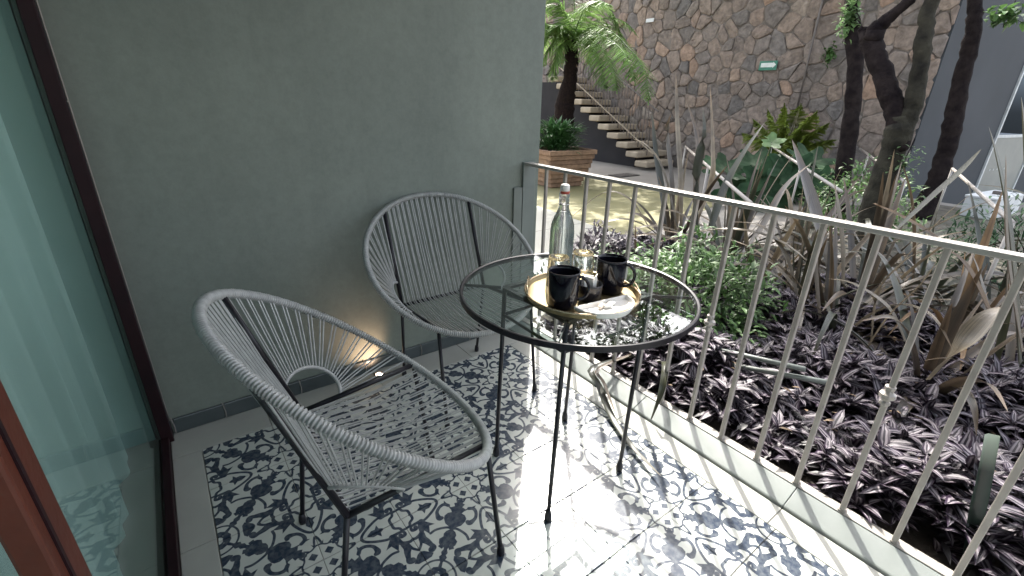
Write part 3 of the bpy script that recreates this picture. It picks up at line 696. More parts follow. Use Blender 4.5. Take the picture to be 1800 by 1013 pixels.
for k in range(4):
    a, b = tops[k], tops[(k + 1) % 4]; flatbar(a, b, .018, TZ - .016, TZ - .0065).obj('top_frame_bar', M_black, tb, TC)
    d = (tops[k] - TC); d.z = 0; e = TC + d.normalized() * (TR - .006); flatbar(tops[k] + d.normalized() * .012, e, .016, TZ - .0155, TZ - .006).obj('spoke', M_black, tb, TC)
    a, b = feet[k].lerp(tops[k], .865), feet[(k + 1) % 4].lerp(tops[(k + 1) % 4], .865)
    MB().tube([a, b], .0052, 8).obj('stretcher', M_black, tb, TC, smooth=True)

# ------------------------------------------------------------------ tray and tableware
ZT = TZ + .0005
TY_ = Vector((.943, .900, ZT))
tr = thing('round_tray', TY_, 'round gold tray with wire handles carrying mugs and glasses', 'tray')
MB().lathe([(.160, 0), (.168, .001), (.173, .014), (.170, .014), (.164, .004)], TY_, 96, (True, True)).obj('tray_dish', M_gold, tr, TY_, smooth=False)
MB().tube([TY_ + Vector((.172 * math.cos(2 * PI * k / 96), .172 * math.sin(2 * PI * k / 96), .016)) for k in range(96)], .0032, 8, closed=True).obj('tray_rim', M_goldrim, tr, TY_, smooth=True)
axis = math.atan2(.796 - 1.031, 1.095 - .818)
for s in (0, PI):
    c_ = axis + s; da = .36; pts = []
    for f_ in (-1, -1, -.88, -.3, .3, .88, 1, 1):
        pass
    P = [(-da, .172, .014), (-da, .174, .024), (-da * .9, .172, .033), (-da * .3, .166, .035), (da * .3, .166, .035), (da * .9, .172, .033), (da, .174, .024), (da, .172, .014)]
    MB().tube([TY_ + Vector((r_ * math.cos(c_ + a_), r_ * math.sin(c_ + a_), z_)) for a_, r_, z_ in P], .0028, 8).obj('wire_handle', M_goldrim, tr, TY_, smooth=True)
ZI = ZT + .0045
def mug(x, y, ha, label):
    c = Vector((x, y, ZI)); t = thing('mug', c, label, 'mug', 'black mugs on the tray')
    pr = [(.034, 0), (.038, .003), (.0415, .012), (.0430, .055), (.0445, .102), (.0450, .108), (.0432, .108), (.041, .098), (.0395, .02), (.034, .008)]
    MB().lathe(pr, c, 40).obj('mug_body', M_mug, t, c, smooth=True)
    H = []
    for k in range(13):
        a = -PI / 2 + PI * k / 12; H.append(c + Vector(((.0410 + .030 * math.cos(a)) * math.cos(ha), (.0410 + .030 * math.cos(a)) * math.sin(ha), .056 + .035 * math.sin(a))))
    MB().tube(H, .0048, 8).obj('handle', M_mug, t, c, smooth=True)
mug(.836, .868, rad(-42), 'black glazed mug at the left of the tray')
mug(1.030, .868, rad(-48), 'black glazed mug at the right of the tray')
cc = Vector((.933, .858, ZI)); t = thing('sugar_cup', cc, 'short black cup holding white sugar sachets between the two mugs', 'cup')
MB().lathe([(.030, 0), (.034, .004), (.037, .05), (.0365, .052), (.0345, .05), (.031, .006)], cc, 36).obj('cup', M_sugar, t, cc, smooth=True)
sr = random.Random(2)
sc_t = thing('sugar_sachets', cc + Vector((0, 0, .02)), 'white paper sugar sachets standing in the short black cup', 'sachets')
for k in range(8):
    an_ = sr.uniform(0, PI); tilt = sr.uniform(-.35, .35); off = Vector((sr.uniform(-.014, .014), sr.uniform(-.012, .012), .018 + sr.uniform(0, .008)))
    Mx = Matrix.Translation(cc + off) @ Matrix.Rotation(an_, 4, 'Z') @ Matrix.Rotation(tilt, 4, 'X')
    MB().box(-.014, .014, -.0015, .0015, 0, .052, Mx).obj('sachet', M_paper, sc_t, cc + Vector((0, 0, .02)), bevel=.001, segs=1)
def tumbler(x, y, hgt, label):
    c = Vector((x, y, ZI)); pr = [(.0365, 0), (.0352, .002), (.034, hgt * .6), (.032, hgt - .006), (.030, hgt), (.026, hgt), (.0255, hgt - .007), (.0, hgt - .008)]
    o = MB().lathe(pr, c, 40, (False, False)).obj('upturned_tumbler', M_tumbler, None, c, smooth=True); tag(o, label, 'glass', 'upturned tumblers on the tray')
tumbler(.893, .955, .113, 'upturned clear tumbler behind the left black mug')
tumbler(.980, .940, .116, 'upturned clear tumbler between bottle and right black mug')
bc = Vector((1.035, 1.100, TZ + .001)); t = thing('water_bottle', bc, 'clear glass swing top bottle of water behind the tray', 'bottle')
body = [(.030, 0), (.038, .003), (.0405, .010), (.0405, .14), (.038, .165), (.028, .195), (.0185, .215), (.0155, .235), (.0150, .252), (.0172, .256), (.0172, .264), (.0148, .267)]
MB().lathe(body, bc, 40, (True, False)).obj('bottle_body', M_bottle, t, bc, smooth=True)
wm = glass_mat('water', (.86, .90, .90), None, ior=1.33)
MB().lathe([(.034, .006), (.0375, .012), (.0378, .14), (.0355, .163), (.0255, .192), (.018, .208)], bc, 36).obj('water', wm, t, bc, smooth=True)
MB().lathe([(.0155, .266), (.0165, .270), (.0165, .2735), (.0155, .2745)], bc, 24).obj('seal', M_redseal, t, bc, smooth=True)
MB().lathe([(.0150, .2750), (.0155, .277), (.0145, .292), (.0115, .296)], bc, 24).obj('stopper', M_cap, t, bc, smooth=True)
for s in (1, -1):
    MB().tube([bc + Vector((s * .016, -.003, .232)), bc + Vector((s * .022, .0, .240)), bc + Vector((s * .020, .003, .262)), bc + Vector((s * .0165, 0, .288)), bc + Vector((s * .006, 0, .290))], .0013, 6).obj('bail_wire', M_wire, t, bc, smooth=True)
MB().tube([bc + Vector((.0175 * math.cos(a), .0175 * math.sin(a), .232)) for a in [2 * PI * k / 24 for k in range(24)]], .0013, 6, closed=True).obj('neck_wire', M_wire, t, bc, smooth=True)
# half-moon dish
pa, pb = onz(1009, 541, TZ + .02), onz(1101, 519, TZ + .02); pm = (pa + pb) / 2; R_ = (pb - pa).length / 2 * 1.0
ex = (pb - pa).normalized(); ey = Vector((ex.y, -ex.x, 0)); p0 = Vector((pm.x, pm.y, ZI)); t = thing('half_moon_dish', p0, 'white half moon ceramic dish at the front of the tray', 'dish')
def hm(sc_, z, sh=0): return [p0 + ex * (R_ * sc_ * math.cos(a)) + ey * (R_ * sc_ * .92 * math.sin(a) + sh) + Vector((0, 0, z)) for a in [PI * k / 24 for k in range(25)]]
rings = [hm(.90, 0, .004), hm(1.0, .012), hm(1.0, .018), hm(.955, .018, .003), hm(.90, .006, .006)]
mb = MB(); vs = [p for r_ in rings for p in r_]; fs = []
for r_ in range(4):
    for k in range(25): fs.append((r_ * 25 + k, r_ * 25 + (k + 1) % 25, (r_ + 1) * 25 + (k + 1) % 25, (r_ + 1) * 25 + k))
fs += [tuple(range(24, -1, -1)), tuple(range(100, 125))]
mb.add(vs, fs); mb.obj('dish', M_white, t, p0, bevel=.001)
t2 = thing('wrapped_sweets', p0 + Vector((0, 0, .007)), 'two small beige wrapped sweets lying in the half moon dish', 'sweets')
for k, (u_, v_, a_, cm) in enumerate(((-.018, .022, .5, M_snack), (.0, .030, -.25, M_paper), (.022, .020, .1, M_paper))):
    q = p0 + ex * u_ + ey * v_ + Vector((0, 0, .0125)); Mx = Matrix.Translation(q) @ Matrix.Rotation(a_ + math.atan2(ex.y, ex.x), 4, 'Z')
    MB().box(-.014, .014, -.006, .006, -.005, .005, Mx).obj('sweet', cm, t2, p0 + Vector((0, 0, .007)), bevel=.004)

# ================================================================== VEGETATION
def strip(mb, pts, wd, up=None, fold=.25, twist=0, ncross=3, taper=None):
    pts = [Vector(p) for p in pts]
    # Catmull-Rom refine
    P = []
    for i in range(len(pts) - 1):
        a = pts[max(0, i - 1)]; b = pts[i]; c = pts[i + 1]; d = pts[min(len(pts) - 1, i + 2)]
        for k in range(4):
            t = k / 4; P.append(.5 * (2 * b + (c - a) * t + (2 * a - 5 * b + 4 * c - d) * t * t + (3 * b - a - 3 * c + d) * t ** 3))
    P.append(pts[-1]); n = len(P); vs = []; uvs = []
    for i in range(n):
        T = (P[min(i + 1, n - 1)] - P[max(i - 1, 0)]).normalized(); f = i / (n - 1)
        S = T.cross(Vector(up) if up else Vector((0, 0, 1)))
        S = S.normalized() if S.length > .05 else T.cross(Vector((.6, .8, .1))).normalized()
        Nn = S.cross(T)
        if twist: S = S * math.cos(twist * f) + Nn * math.sin(twist * f); Nn = S.cross(T)
        ww = wd * (taper(f) if taper else min(1, .62 + f * 1.6) * (1 - max(0, (f - .45) / .55) ** 1.8) + .012)
        for k in (-1, 0, 1): vs.append(P[i] + S * (k * ww / 2) + Nn * (abs(k) * fold * ww / 2)); uvs.append((.5 + k / 2, f))
    fs = [(i * 3 + k, i * 3 + k + 1, (i + 1) * 3 + k + 1, (i + 1) * 3 + k) for i in range(n - 1) for k in (0, 1)]
    mb.add(vs, fs, uvs); return mb
def flax(name, base, n, lmin, lmax, wd, label, seed, group='flax clumps in the garden bed', up_bias=.5, mats=None, extra=(), azr=(0, 2 * PI), cat='plant'):
    rn = random.Random(seed); base = Vector(base); t = thing(name, base, label, cat, group)
    mats = mats or [L_flax, L_flaxpale, L_flax, L_flaxgreen]
    for k in range(n):
        az = rn.uniform(*azr); el = rad(rn.uniform(38, 88)) if rn.random() < up_bias else rad(rn.uniform(15, 60))
        L_ = rn.uniform(lmin, lmax); d = Vector((math.cos(az) * math.cos(el), math.sin(az) * math.cos(el), math.sin(el)))
        p = base + Vector((math.cos(az), math.sin(az), 0)) * rn.uniform(.0, .07); pts = [p]; ns = 5; dr_ = rn.uniform(.05, .30) * (1.5 if el < rad(60) else .55)
        for s in range(ns):
            p = p + d * (L_ / ns); pts.append(p.copy()); d = (d + Vector((0, 0, -dr_ * (s + 1) / 2.2))).normalized()
            if p.z < .05: p.z = .05; d.z = abs(d.z) * .1
        if any(q.x < 1.66 and q.z < .97 for q in pts): continue
        strip(MB(), pts, wd * rn.uniform(.7, 1.2), fold=rn.uniform(.15, .5), twist=rn.uniform(-.8, .8)).obj('leaf', rn.choice(mats), t, base, smooth=True)
    for (ps, w_, mt_) in extra: strip(MB(), ps, w_, fold=.3).obj('leaf', mt_, t, base, smooth=True)
    return t
def pxl(lst): return [onx(*p) for p in lst]                           # leaf spines measured as (px, py, X)
W1 = .055
flax('flax_plant', (3.75, 2.45, 0), 14, .5, 1.0, .045, 'tall bronze flax with upright blades nearest the paved path', 11, up_bias=.7, extra=[
    (pxl([(1175, 440, 3.7), (1165, 350, 3.75), (1152, 270, 3.8), (1146, 195, 3.85)]), .07, L_flaxgreen),
    (pxl([(1195, 440, 3.7), (1196, 330, 3.7), (1190, 220, 3.75), (1188, 130, 3.8)]), .055, L_flaxpale),
    (pxl([(1215, 440, 3.8), (1222, 330, 3.8), (1226, 250, 3.85), (1206, 175, 3.9)]), .06, L_flax),
    (pxl([(1222, 430, 3.6), (1222, 330, 3.6), (1236, 240, 3.6), (1235, 190, 3.6)]), .075, L_flaxgreen),
    (pxl([(1180, 450, 3.5), (1180, 330, 3.5), (1172, 240, 3.5), (1180, 200, 3.5)]), .065, L_flax),
    (pxl([(1190, 400, 3.5), (1165, 300, 3.45), (1138, 258, 3.4), (1112, 244, 3.35)]), .05, L_flaxpale),
    (pxl([(1250, 400, 3.5), (1275, 330, 3.6), (1308, 270, 3.7), (1345, 215, 3.8)]), .075, L_flaxgreen),
    (pxl([(1140, 400, 3.3), (1105, 350, 3.2), (1060, 340, 3.1), (1003, 384, 3.0)]), .05, L_flaxpale),
    (pxl([(1205, 440, 3.6), (1248, 330, 3.7), (1252, 250, 3.75), (1248, 150, 3.8)]), .045, L_flaxpale)])
flax('flax_plant', (3.25, 1.40, 0), 24, .5, 1.0, .04, 'spreading bronze flax with arching pale blades right of the green bush', 12, up_bias=.35, extra=[
    (pxl([(1455, 480, 3.3), (1437, 400, 3.3), (1415, 320, 3.35), (1392, 245, 3.4)]), .11, L_flax),
    (pxl([(1290, 470, 3.0), (1340, 400, 3.1), (1380, 330, 3.2), (1425, 288, 3.3)]), .055, L_flax),
    (pxl([(1480, 500, 3.1), (1478, 430, 3.1), (1472, 370, 3.1), (1466, 320, 3.1)]), .065, L_flaxpale),
    (pxl([(1430, 470, 2.9), (1360, 420, 2.8), (1260, 404, 2.7), (1135, 432, 2.6)]), .05, L_flaxpale),
    (pxl([(1400, 520, 2.8), (1380, 450, 2.8), (1340, 400, 2.8), (1290, 390, 2.8)]), .045, L_flaxpale),
    (pxl([(1440, 560, 2.7), (1432, 480, 2.7), (1436, 440, 2.7), (1462, 400, 2.7)]), .05, L_flax)])
flax('flax_plant', (3.0, .80, 0), 26, .45, .95, .036, 'tangled bronze flax with criss-crossed blades in the middle of the bed', 13, up_bias=.35, extra=[
    (pxl([(1530, 600, 2.8), (1540, 520, 2.8), (1590, 460, 2.8), (1628, 440, 2.8)]), .04, L_flaxpale),
    (pxl([(1510, 640, 2.6), (1560, 560, 2.6), (1620, 500, 2.6), (1650, 455, 2.6)]), .035, L_flaxpale),
    (pxl([(1590, 600, 2.7), (1560, 540, 2.7), (1500, 500, 2.7), (1455, 490, 2.7)]), .035, L_flaxpale),
    (pxl([(1580, 400, 3.0), (1640, 345, 3.1), (1690, 300, 3.2), (1725, 262, 3.3)]), .034, L_flaxgreen),
    (pxl([(1535, 358, 3.2), (1590, 384, 3.1), (1640, 415, 3.0), (1680, 450, 2.9)]), .035, L_flaxbrown),
    (pxl([(1560, 430, 3.0), (1640, 400, 3.0), (1700, 370, 3.0), (1745, 352, 3.0)]), .04, L_flaxpale)])
flax('flax_plant', (2.65, .30, 0), 18, .5, 1.1, .042, 'tall bronze flax at the right with a broad pale blade bent over', 14, up_bias=.6, extra=[
    (pxl([(1790, 640, 2.6), (1778, 480, 2.6), (1762, 340, 2.6), (1738, 222, 2.6)]), .075, L_flaxgreen),
    (pxl([(1795, 620, 2.5), (1772, 480, 2.5), (1765, 380, 2.5), (1768, 270, 2.5)]), .05, L_flax),
    (pxl([(1635, 668, 2.3), (1690, 610, 2.3), (1735, 560, 2.35), (1768, 540, 2.4)]), .075, L_flaxpale),
    (pxl([(1750, 580, 2.6), (1715, 500, 2.6), (1690, 460, 2.6), (1668, 440, 2.6)]), .055, L_flaxbrown),
    (pxl([(1800, 700, 2.3), (1808, 480, 2.3), (1800, 300, 2.3), (1795, 170, 2.3)]), .085, L_flaxgreen)])
flax('flax_plant', (3.9, .25, 0), 22, .5, 1.0, .04, 'dark flax in the shade in front of the grey building', 15, up_bias=.5, mats=[L_flaxgreen, L_flax, L_flaxgreen])
flax('flax_plant', (4.5, 1.05, 0), 20, .4, .8, .035, 'low flax with pale blades at the foot of the forked tree', 16, up_bias=.3, mats=[L_flaxpale, L_flax])
flax('flax_plant', (2.75, 2.0, 0), 16, .3, .6, .03, 'small bronze flax behind the bottle beside the railing', 17, up_bias=.45, mats=[L_flax, L_flaxgreen])
flax('flax_plant', (5.4, -.2, 0), 22, .6, 1.3, .05, 'dark flax furthest right behind the others', 18, up_bias=.5, mats=[L_flaxgreen, L_flax])
flax('flax_plant', (3.65, 1.85, 0), 26, .5, 1.1, .042, 'dense bronze flax standing directly behind the green bush', 21, up_bias=.6)
flax('flax_plant', (4.2, 1.55, 0), 24, .5, 1.05, .045, 'bronze flax left of the forked trunk', 22, up_bias=.55)
flax('flax_plant', (3.35, .35, 0), 26, .45, .95, .038, 'dry bronze flax with many bent blades in front of the dark one', 23, up_bias=.45, mats=[L_flax, L_flaxpale, L_flaxbrown, L_flax])
flax('flax_plant', (4.4, 2.15, 0), 18, .5, 1.0, .042, 'bronze flax nearest the dark lobed leaves', 24, up_bias=.6)
flax('flax_plant', (3.1, 1.05, 0), 26, .45, .9, .036, 'bronze flax with blades leaning left, between the green bush and the tangled flax', 25, up_bias=.55, mats=[L_flax, L_flaxgreen, L_flaxpale, L_flax])
flax('flax_plant', (3.55, .85, 0), 28, .55, 1.1, .042, 'tall bronze flax in front of the forked trunk', 26, up_bias=.6, mats=[L_flax, L_flaxgreen, L_flaxgreen, L_flaxpale])
flax('flax_plant', (2.95, .05, 0), 24, .5, 1.0, .04, 'dense flax behind the broad pale blade', 27, up_bias=.55, mats=[L_flax, L_flaxgreen, L_flax])
flax('flax_plant', (4.1, .65, 0), 24, .5, 1.0, .042, 'flax between forked trunk and white utility box', 28, up_bias=.5, mats=[L_flaxgreen, L_flax, L_flaxgreen])
# dark stub leaf close to the railing
ps = [onx(1688, 1010, 1.68), onx(1705, 930, 1.70), onx(1722, 850, 1.73), onx(1738, 762, 1.76)]
o = strip(MB(), ps, .045, fold=.6, taper=lambda f: 1.0 - .1 * f).obj('cut_leaf', leaf_mat('dark_cut_leaf', (.02, .035, .025), (.012, .02, .016), rough=.3, trans=.1, tipcol=(.35, .42, .34)), None, ps[0], smooth=True)
tag(o, 'broad dark green cut leaf with pale tip standing in the purple ground cover', 'leaf')
# two leaves that spill over the kerb
t = thing('flax_plant', (1.68, 1.20, .02), 'small flax at the kerb with a long blade spilling onto the tiles', 'plant', 'flax clumps in the garden bed')
strip(MB(), [(1.72, 1.22, .10), onz(1042, 648, .10), onz(1052, 680, .06), onz(1075, 735, .012), onz(1105, 780, .012), onz(1135, 812, .02), onz(1163, 838, .035)], .030, fold=.6).obj('leaf', L_flaxgreen, t, (1.68, 1.20, .02), smooth=True)
strip(MB(), [(1.72, 1.1, .12), onx(1168, 640, 1.60), onx(1166, 672, 1.52), onx(1158, 705, 1.49), onx(1140, 750, 1.46)], .028, fold=.5).obj('leaf', L_flaxgreen, t, (1.68, 1.20, .02), smooth=True)
strip(MB(), [(1.74, 1.24, .10), onz(1052, 650, .12), onz(1062, 676, .085), onz(1083, 730, .03)], .020, fold=.5).obj('leaf', L_flax, t, (1.68, 1.20, .02), smooth=True)

# --- leafy masses from numpy: n leaves, each 2 x 3 quads folded on the midrib
def leaf_cloud(name, mt, P, Dv, L_, W_, up=None, droop=.25, fold=.25, smooth=False):
    n = len(P); Dv = Dv / np.linalg.norm(Dv, axis=1)[:, None]
    Up = np.tile([0, 0, 1.], (n, 1)) if up is None else up
    S = np.cross(Dv, Up); ln = np.linalg.norm(S, axis=1)[:, None]; S = np.where(ln > 1e-3, S / np.maximum(ln, 1e-6), [1, 0, 0]); Nn = np.cross(S, Dv)
    f = np.array([0, .3, .65, 1]); wv = np.array([.12, .95, .75, .02])
    V_ = np.zeros((n, 4, 3, 3)); uv = np.zeros((n, 4, 3, 2))
    for i in range(4):
        c = P + Dv * (L_ * f[i])[:, None] - Nn * (L_ * droop * f[i] ** 2)[:, None]
        for k in (-1, 0, 1):
            V_[:, i, k + 1] = c + S * (k * W_ * wv[i] / 2)[:, None] + Nn * (abs(k) * fold * W_ * wv[i] / 2)[:, None]; uv[:, i, k + 1] = (.5 + k / 2, f[i])
    base = (np.arange(n) * 12)[:, None]
    q = np.array([[i * 3 + k, i * 3 + k + 1, (i + 1) * 3 + k + 1, (i + 1) * 3 + k] for i in range(3) for k in (0, 1)])
    F = (base[:, :, None] + q[None]).reshape(-1, 4)
    return V_.reshape(-1, 3), F, uv.reshape(-1, 2)
def np_obj(name, mt, parts, parent=None, origin=(0, 0, 0), kind=None):
    V_ = np.concatenate([p[0] for p in parts]); off = 0; Fs = []
    for p in parts: Fs.append(p[1] + off); off += len(p[0])
    F = np.concatenate(Fs); uv = np.concatenate([p[2] for p in parts]); V_ = V_ - np.array(origin)
    me = bpy.data.meshes.new(name); me.vertices.add(len(V_)); me.vertices.foreach_set('co', V_.astype(np.float32).ravel())
    me.loops.add(F.size); me.loops.foreach_set('vertex_index', F.ravel().astype(np.int32)); me.polygons.add(len(F))
    me.polygons.foreach_set('loop_start', np.arange(0, F.size, 4, dtype=np.int32)); me.polygons.foreach_set('loop_total', np.full(len(F), 4, dtype=np.int32))
    ul = me.uv_layers.new(name='UVMap'); ul.data.foreach_set('uv', uv[F.ravel()].astype(np.float32).ravel())
    me.materials.append(mt); me.update(); me.validate(); o = bpy.data.objects.new(name, me); sc.collection.objects.link(o)
    if parent is not None: o.parent = parent
    else: o.location = origin
    if kind: o['kind'] = kind
    return o
def rnd_dir(n, zlo=-.3, zhi=1):
    a = rng.uniform(0, 2 * PI, n); z = rng.uniform(zlo, zhi, n); r = np.sqrt(np.maximum(0, 1 - z * z)); return np.stack([r * np.cos(a), r * np.sin(a), z], 1)

# --- purple and silver ground cover along the kerb
def in_bed(x, y): return (x > 1.635) & (y < 2.55 - .25 * np.abs(x - 3.0)) & (x < 3.55 + .25 * np.sin(y * 3)) & (y > -1.6) & (y < 1.93 + (x - 1.75) * .75)
cand = np.stack([rng.uniform(1.62, 3.7, 4600), rng.uniform(-1.6, 2.6, 4600)], 1)
cand = cand[in_bed(cand[:, 0], cand[:, 1])]
parts = []
hm_ = .10 + .07 * np.sin(cand[:, 0] * 7 + 1) * np.cos(cand[:, 1] * 6) + rng.uniform(-.06, .07, len(cand))
hm_ = np.where(cand[:, 0] < 1.75, hm_ * np.clip((cand[:, 0] - 1.60) / .15, .45, 1), hm_)
for k in range(8):
    n = len(cand); a = rng.uniform(0, 2 * PI, n) + k * 2.4; tilt = rng.uniform(.15, .85, n)
    if k > 5: tilt = rng.uniform(.8, 1.4, n)
    Dv = np.stack([np.cos(a) * np.cos(tilt), np.sin(a) * np.cos(tilt), np.sin(tilt)], 1)
    P = np.stack([cand[:, 0], cand[:, 1], hm_ - .012 * k * .3], 1)
    ok = ~((P[:, 0] + Dv[:, 0] * .07 < 1.60))
    L_ = rng.uniform(.055, .115, n); parts.append(leaf_cloud('', None, P[ok], Dv[ok], L_[ok], L_[ok] * .36, droop=.35, fold=.3))
np_obj('ground_cover', L_trad, parts, kind='stuff')
# stems and shade leaves under it
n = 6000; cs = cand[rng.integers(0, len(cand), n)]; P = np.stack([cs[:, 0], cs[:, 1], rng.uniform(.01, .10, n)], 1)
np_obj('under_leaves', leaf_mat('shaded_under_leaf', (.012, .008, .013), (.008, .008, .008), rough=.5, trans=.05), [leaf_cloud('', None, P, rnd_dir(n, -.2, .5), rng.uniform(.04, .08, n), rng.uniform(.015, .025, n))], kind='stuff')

n = 420; cs = cand[rng.integers(0, len(cand), n)]; P = np.stack([cs[:, 0], cs[:, 1], rng.uniform(.06, .19, n)], 1)
np_obj('dry_leaves', leaf_mat('dry_fallen_leaf', (.22, .15, .085), (.14, .09, .05), rough=.7, trans=.15), [leaf_cloud('', None, P, rnd_dir(n, -.25, .3), rng.uniform(.02, .06, n), rng.uniform(.008, .022, n))], kind='stuff')
n = 500; P = np.stack([rng.uniform(3.3, 7.5, n), rng.uniform(-.5, 2.2, n), rng.uniform(.021, .028, n)], 1)
np_obj('leaf_litter', leaf_mat('leaf_litter', (.16, .12, .08), (.08, .06, .04), rough=.8, trans=.05), [leaf_cloud('', None, P, rnd_dir(n, -.02, .15), rng.uniform(.04, .10, n), rng.uniform(.015, .035, n))], kind='stuff')

# --- green bushes
def bush(name, c, r, hgt, n, lf, mt, label, cat='bush', seed=0, stems=14, group=None, asp=.4):
    c = Vector(c); t = thing(name, c, label, cat, group)
    u_ = rnd_dir(n, -.1, 1); rad_ = rng.uniform(.45, 1, n) ** .6
    lump = 1 + .22 * np.sin(u_[:, 0] * 7 + seed) * np.cos(u_[:, 1] * 6 + u_[:, 2] * 5 + seed)
    P = np.stack([c.x + u_[:, 0] * r * rad_ * lump, c.y + u_[:, 1] * r * rad_ * lump, c.z + .02 + np.maximum(0, u_[:, 2]) * hgt * rad_ * lump], 1)
    P[:, 0] = np.maximum(P[:, 0], 1.68) if c.x < 4 else P[:, 0]
    Dv = u_ * .6 + rng.normal(0, .5, (n, 3)); Dv[:, 2] -= .1
    L_ = rng.uniform(lf * .6, lf * 1.25, n)
    np_obj('foliage', mt, [leaf_cloud('', None, P, Dv, L_, L_ * asp)], t, c)
    mb = MB()
    for k in range(stems):
        a = rng.uniform(0, 2 * PI); e = c + Vector((math.cos(a) * r * .7, math.sin(a) * r * .7, hgt * rng.uniform(.5, .9)))
        mb.tube([c + Vector((0, 0, -.01)), c.lerp(e, .5) + Vector((0, 0, .04)), e], [.005, .004, .002], 5)
    mb.obj('stems', M_bark, t, c)
    return t
bush('green_bush', (2.45, 1.42, .02), .50, .50, 4200, .052, L_bush, 'bright green leafy bush behind the railing right of the table', seed=1)
bush('green_bush', (2.35, 2.05, .02), .25, .28, 900, .045, L_bush, 'small green bush just behind the railing and right of the bottle', seed=2)
bush('purple_plant', (2.62, 2.32, .02), .32, .33, 1500, .06, L_trad, 'mound of purple leaves behind the bottle at the edge of the path', 'plant', seed=3, asp=.34)
bush('purple_plant', (2.25, 2.10, .02), .24, .24, 900, .055, L_trad, 'lower mound of purple leaves beside the railing near the wall end', 'plant', seed=4, asp=.34)
bush('shade_bush', (6.1, 1.75, .02), .55, .75, 1500, .07, L_bush, 'sparse green bush under the forked tree', seed=5)
bush('shade_bush', (5.6, .3, .02), .7, .6, 2000, .09, L_big, 'dark tangled bush at the foot of the grey building', seed=6, asp=.2)
bush('shade_bush', (7.6, 3.0, .02), .5, .45, 1300, .1, L_big, 'low dark green bush against the stone wall', seed=8, asp=.5)

# --- irrigation pipes
t = thing('irrigation_pipe', (1.95, 1.2, .2), 'pair of grey green pipes lying over the ground cover behind the railing', 'pipe')
for q in (0, 1):
    a = onx(1147 + 47 * (1 - q), 617 - 18 * (1 - q), 1.95); b = onx(1330, 650 - 20 * (1 - q), 1.95)
    MB().tube([a + (a - b) * .3, a, b, b + (b - a) * .5], .011, 8).obj('pipe', M_pipe, t, (1.95, 1.2, .2), smooth=True)

# --- planter box
PC = Vector((5.18, 5.75, 0)); t = thing('planter_box', PC, 'tapered wooden planter box of stacked weathered planks in the courtyard', 'planter')
for k in range(8):
    z0 = .0 + k * .072; f_ = k / 7; hw = .31 + .14 * f_ + random.uniform(-.008, .008)
    if k == 7: hw += .012
    for s in (0, 1, 2, 3):
        Mx = Matrix.Translation(PC) @ Matrix.Rotation(s * PI / 2 + rad(-6), 4, 'Z')
        ov = .04 if (k + s) % 2 else 0
        MB().box(-hw + .041 - ov, hw - .041 + ov, -hw, -hw + .04, z0 + .002, z0 + .069, Mx).obj('plank', M_wood, t, PC, bevel=.004, segs=1)
for s in range(4):
    Mx = Matrix.Translation(PC) @ Matrix.Rotation(s * PI / 2 + rad(-6), 4, 'Z')
    MB().box(-.27, -.22, -.27, -.22, .0, .56, Mx).obj('corner_post', M_wood, t, PC)
MB().box(-.36, .36, -.36, .36, .44, .50, Matrix.Translation(PC)).obj('potting_soil', M_soil, t, PC)
pc2 = PC + Vector((0, 0, .50)); t = thing('potted_plant', pc2, 'dark green leafy plant growing in the wooden planter box', 'plant')
n = 750; u_ = rnd_dir(n, .0, 1); P = np.stack([pc2.x + u_[:, 0] * .40 * rng.random(n), pc2.y + u_[:, 1] * .40 * rng.random(n), pc2.z + .02 + rng.random(n) * .36], 1)
Dv = u_ + rng.normal(0, .3, (n, 3)); Dv[:, 2] = np.abs(Dv[:, 2]) + .3
np_obj('foliage', L_planter, [leaf_cloud('', None, P, Dv, rng.uniform(.12, .26, n), rng.uniform(.03, .055, n), droop=.4)], t, pc2)

# --- trees
def trunk_px(X, pts):
    """(px, py, width px) -> centre line points in the plane x = X and radii"""
    P = []; R = []
    for a, b, w_ in pts:
        p = onx(a, b, X); P.append(p); R.append(w_ * .5 * (p - CAM).dot(fwd) / FPX * .96)
    return P, R
def limb(name, X, pts, mt, parent, org, seed=0, P=None, R=None):
    if P is None: P, R = trunk_px(X, pts)
    rn = random.Random(seed); Q = []; S = []
    for i in range(len(P) - 1):
        for k in range(6):
            f = k / 6; Q.append(P[i].lerp(P[i + 1], f)); S.append((R[i] + (R[i + 1] - R[i]) * f) * rn.uniform(.95, 1.06))
    Q.append(P[-1]); S.append(R[-1])
    for i in range(1, len(Q) - 1): Q[i] = Q[i] + Vector((rn.gauss(0, .006), rn.gauss(0, .006), 0))
    return MB().tube(Q, S, 14).obj(name, mt, parent, org, smooth=True)
def crown(parent, org, c, r, n, lf, mt=None):
    c = np.array(c); u_ = rnd_dir(n, -1, 1); R_ = rng.uniform(.25, 1, n) ** .5
    ctr = c + rnd_dir(26, -.8, .9)[rng.integers(0, 26, n)] * np.array(r) * .65
    P = ctr + u_ * R_[:, None] * np.array(r) * .36
    L_ = rng.uniform(lf * .7, lf * 1.3, n); return np_obj('crown', mt or L_canopy, [leaf_cloud('', None, P, u_ + rng.normal(0, .6, (n, 3)), L_, L_ * .5)], parent, org)
X1 = 6.6
org = onx(1478, 345, X1); org.z = 0
t = thing('slender_tree', org, 'dark slender trunk left of the forked tree against the stone wall', 'tree', 'trees in the courtyard garden')
P, R = trunk_px(X1, [(1470, 372, 30), (1480, 320, 28), (1495, 220, 27), (1503, 140, 25), (1500, 60, 28), (1498, 0, 19)]); P.insert(0, Vector((P[0].x, P[0].y - .02, -.02))); R.insert(0, R[0] * 1.2)
P.append(P[-1] + Vector((.05, .03, 1.3))); R.append(.03)
limb('trunk', 0, None, M_bark, t, org, 1, P, R)
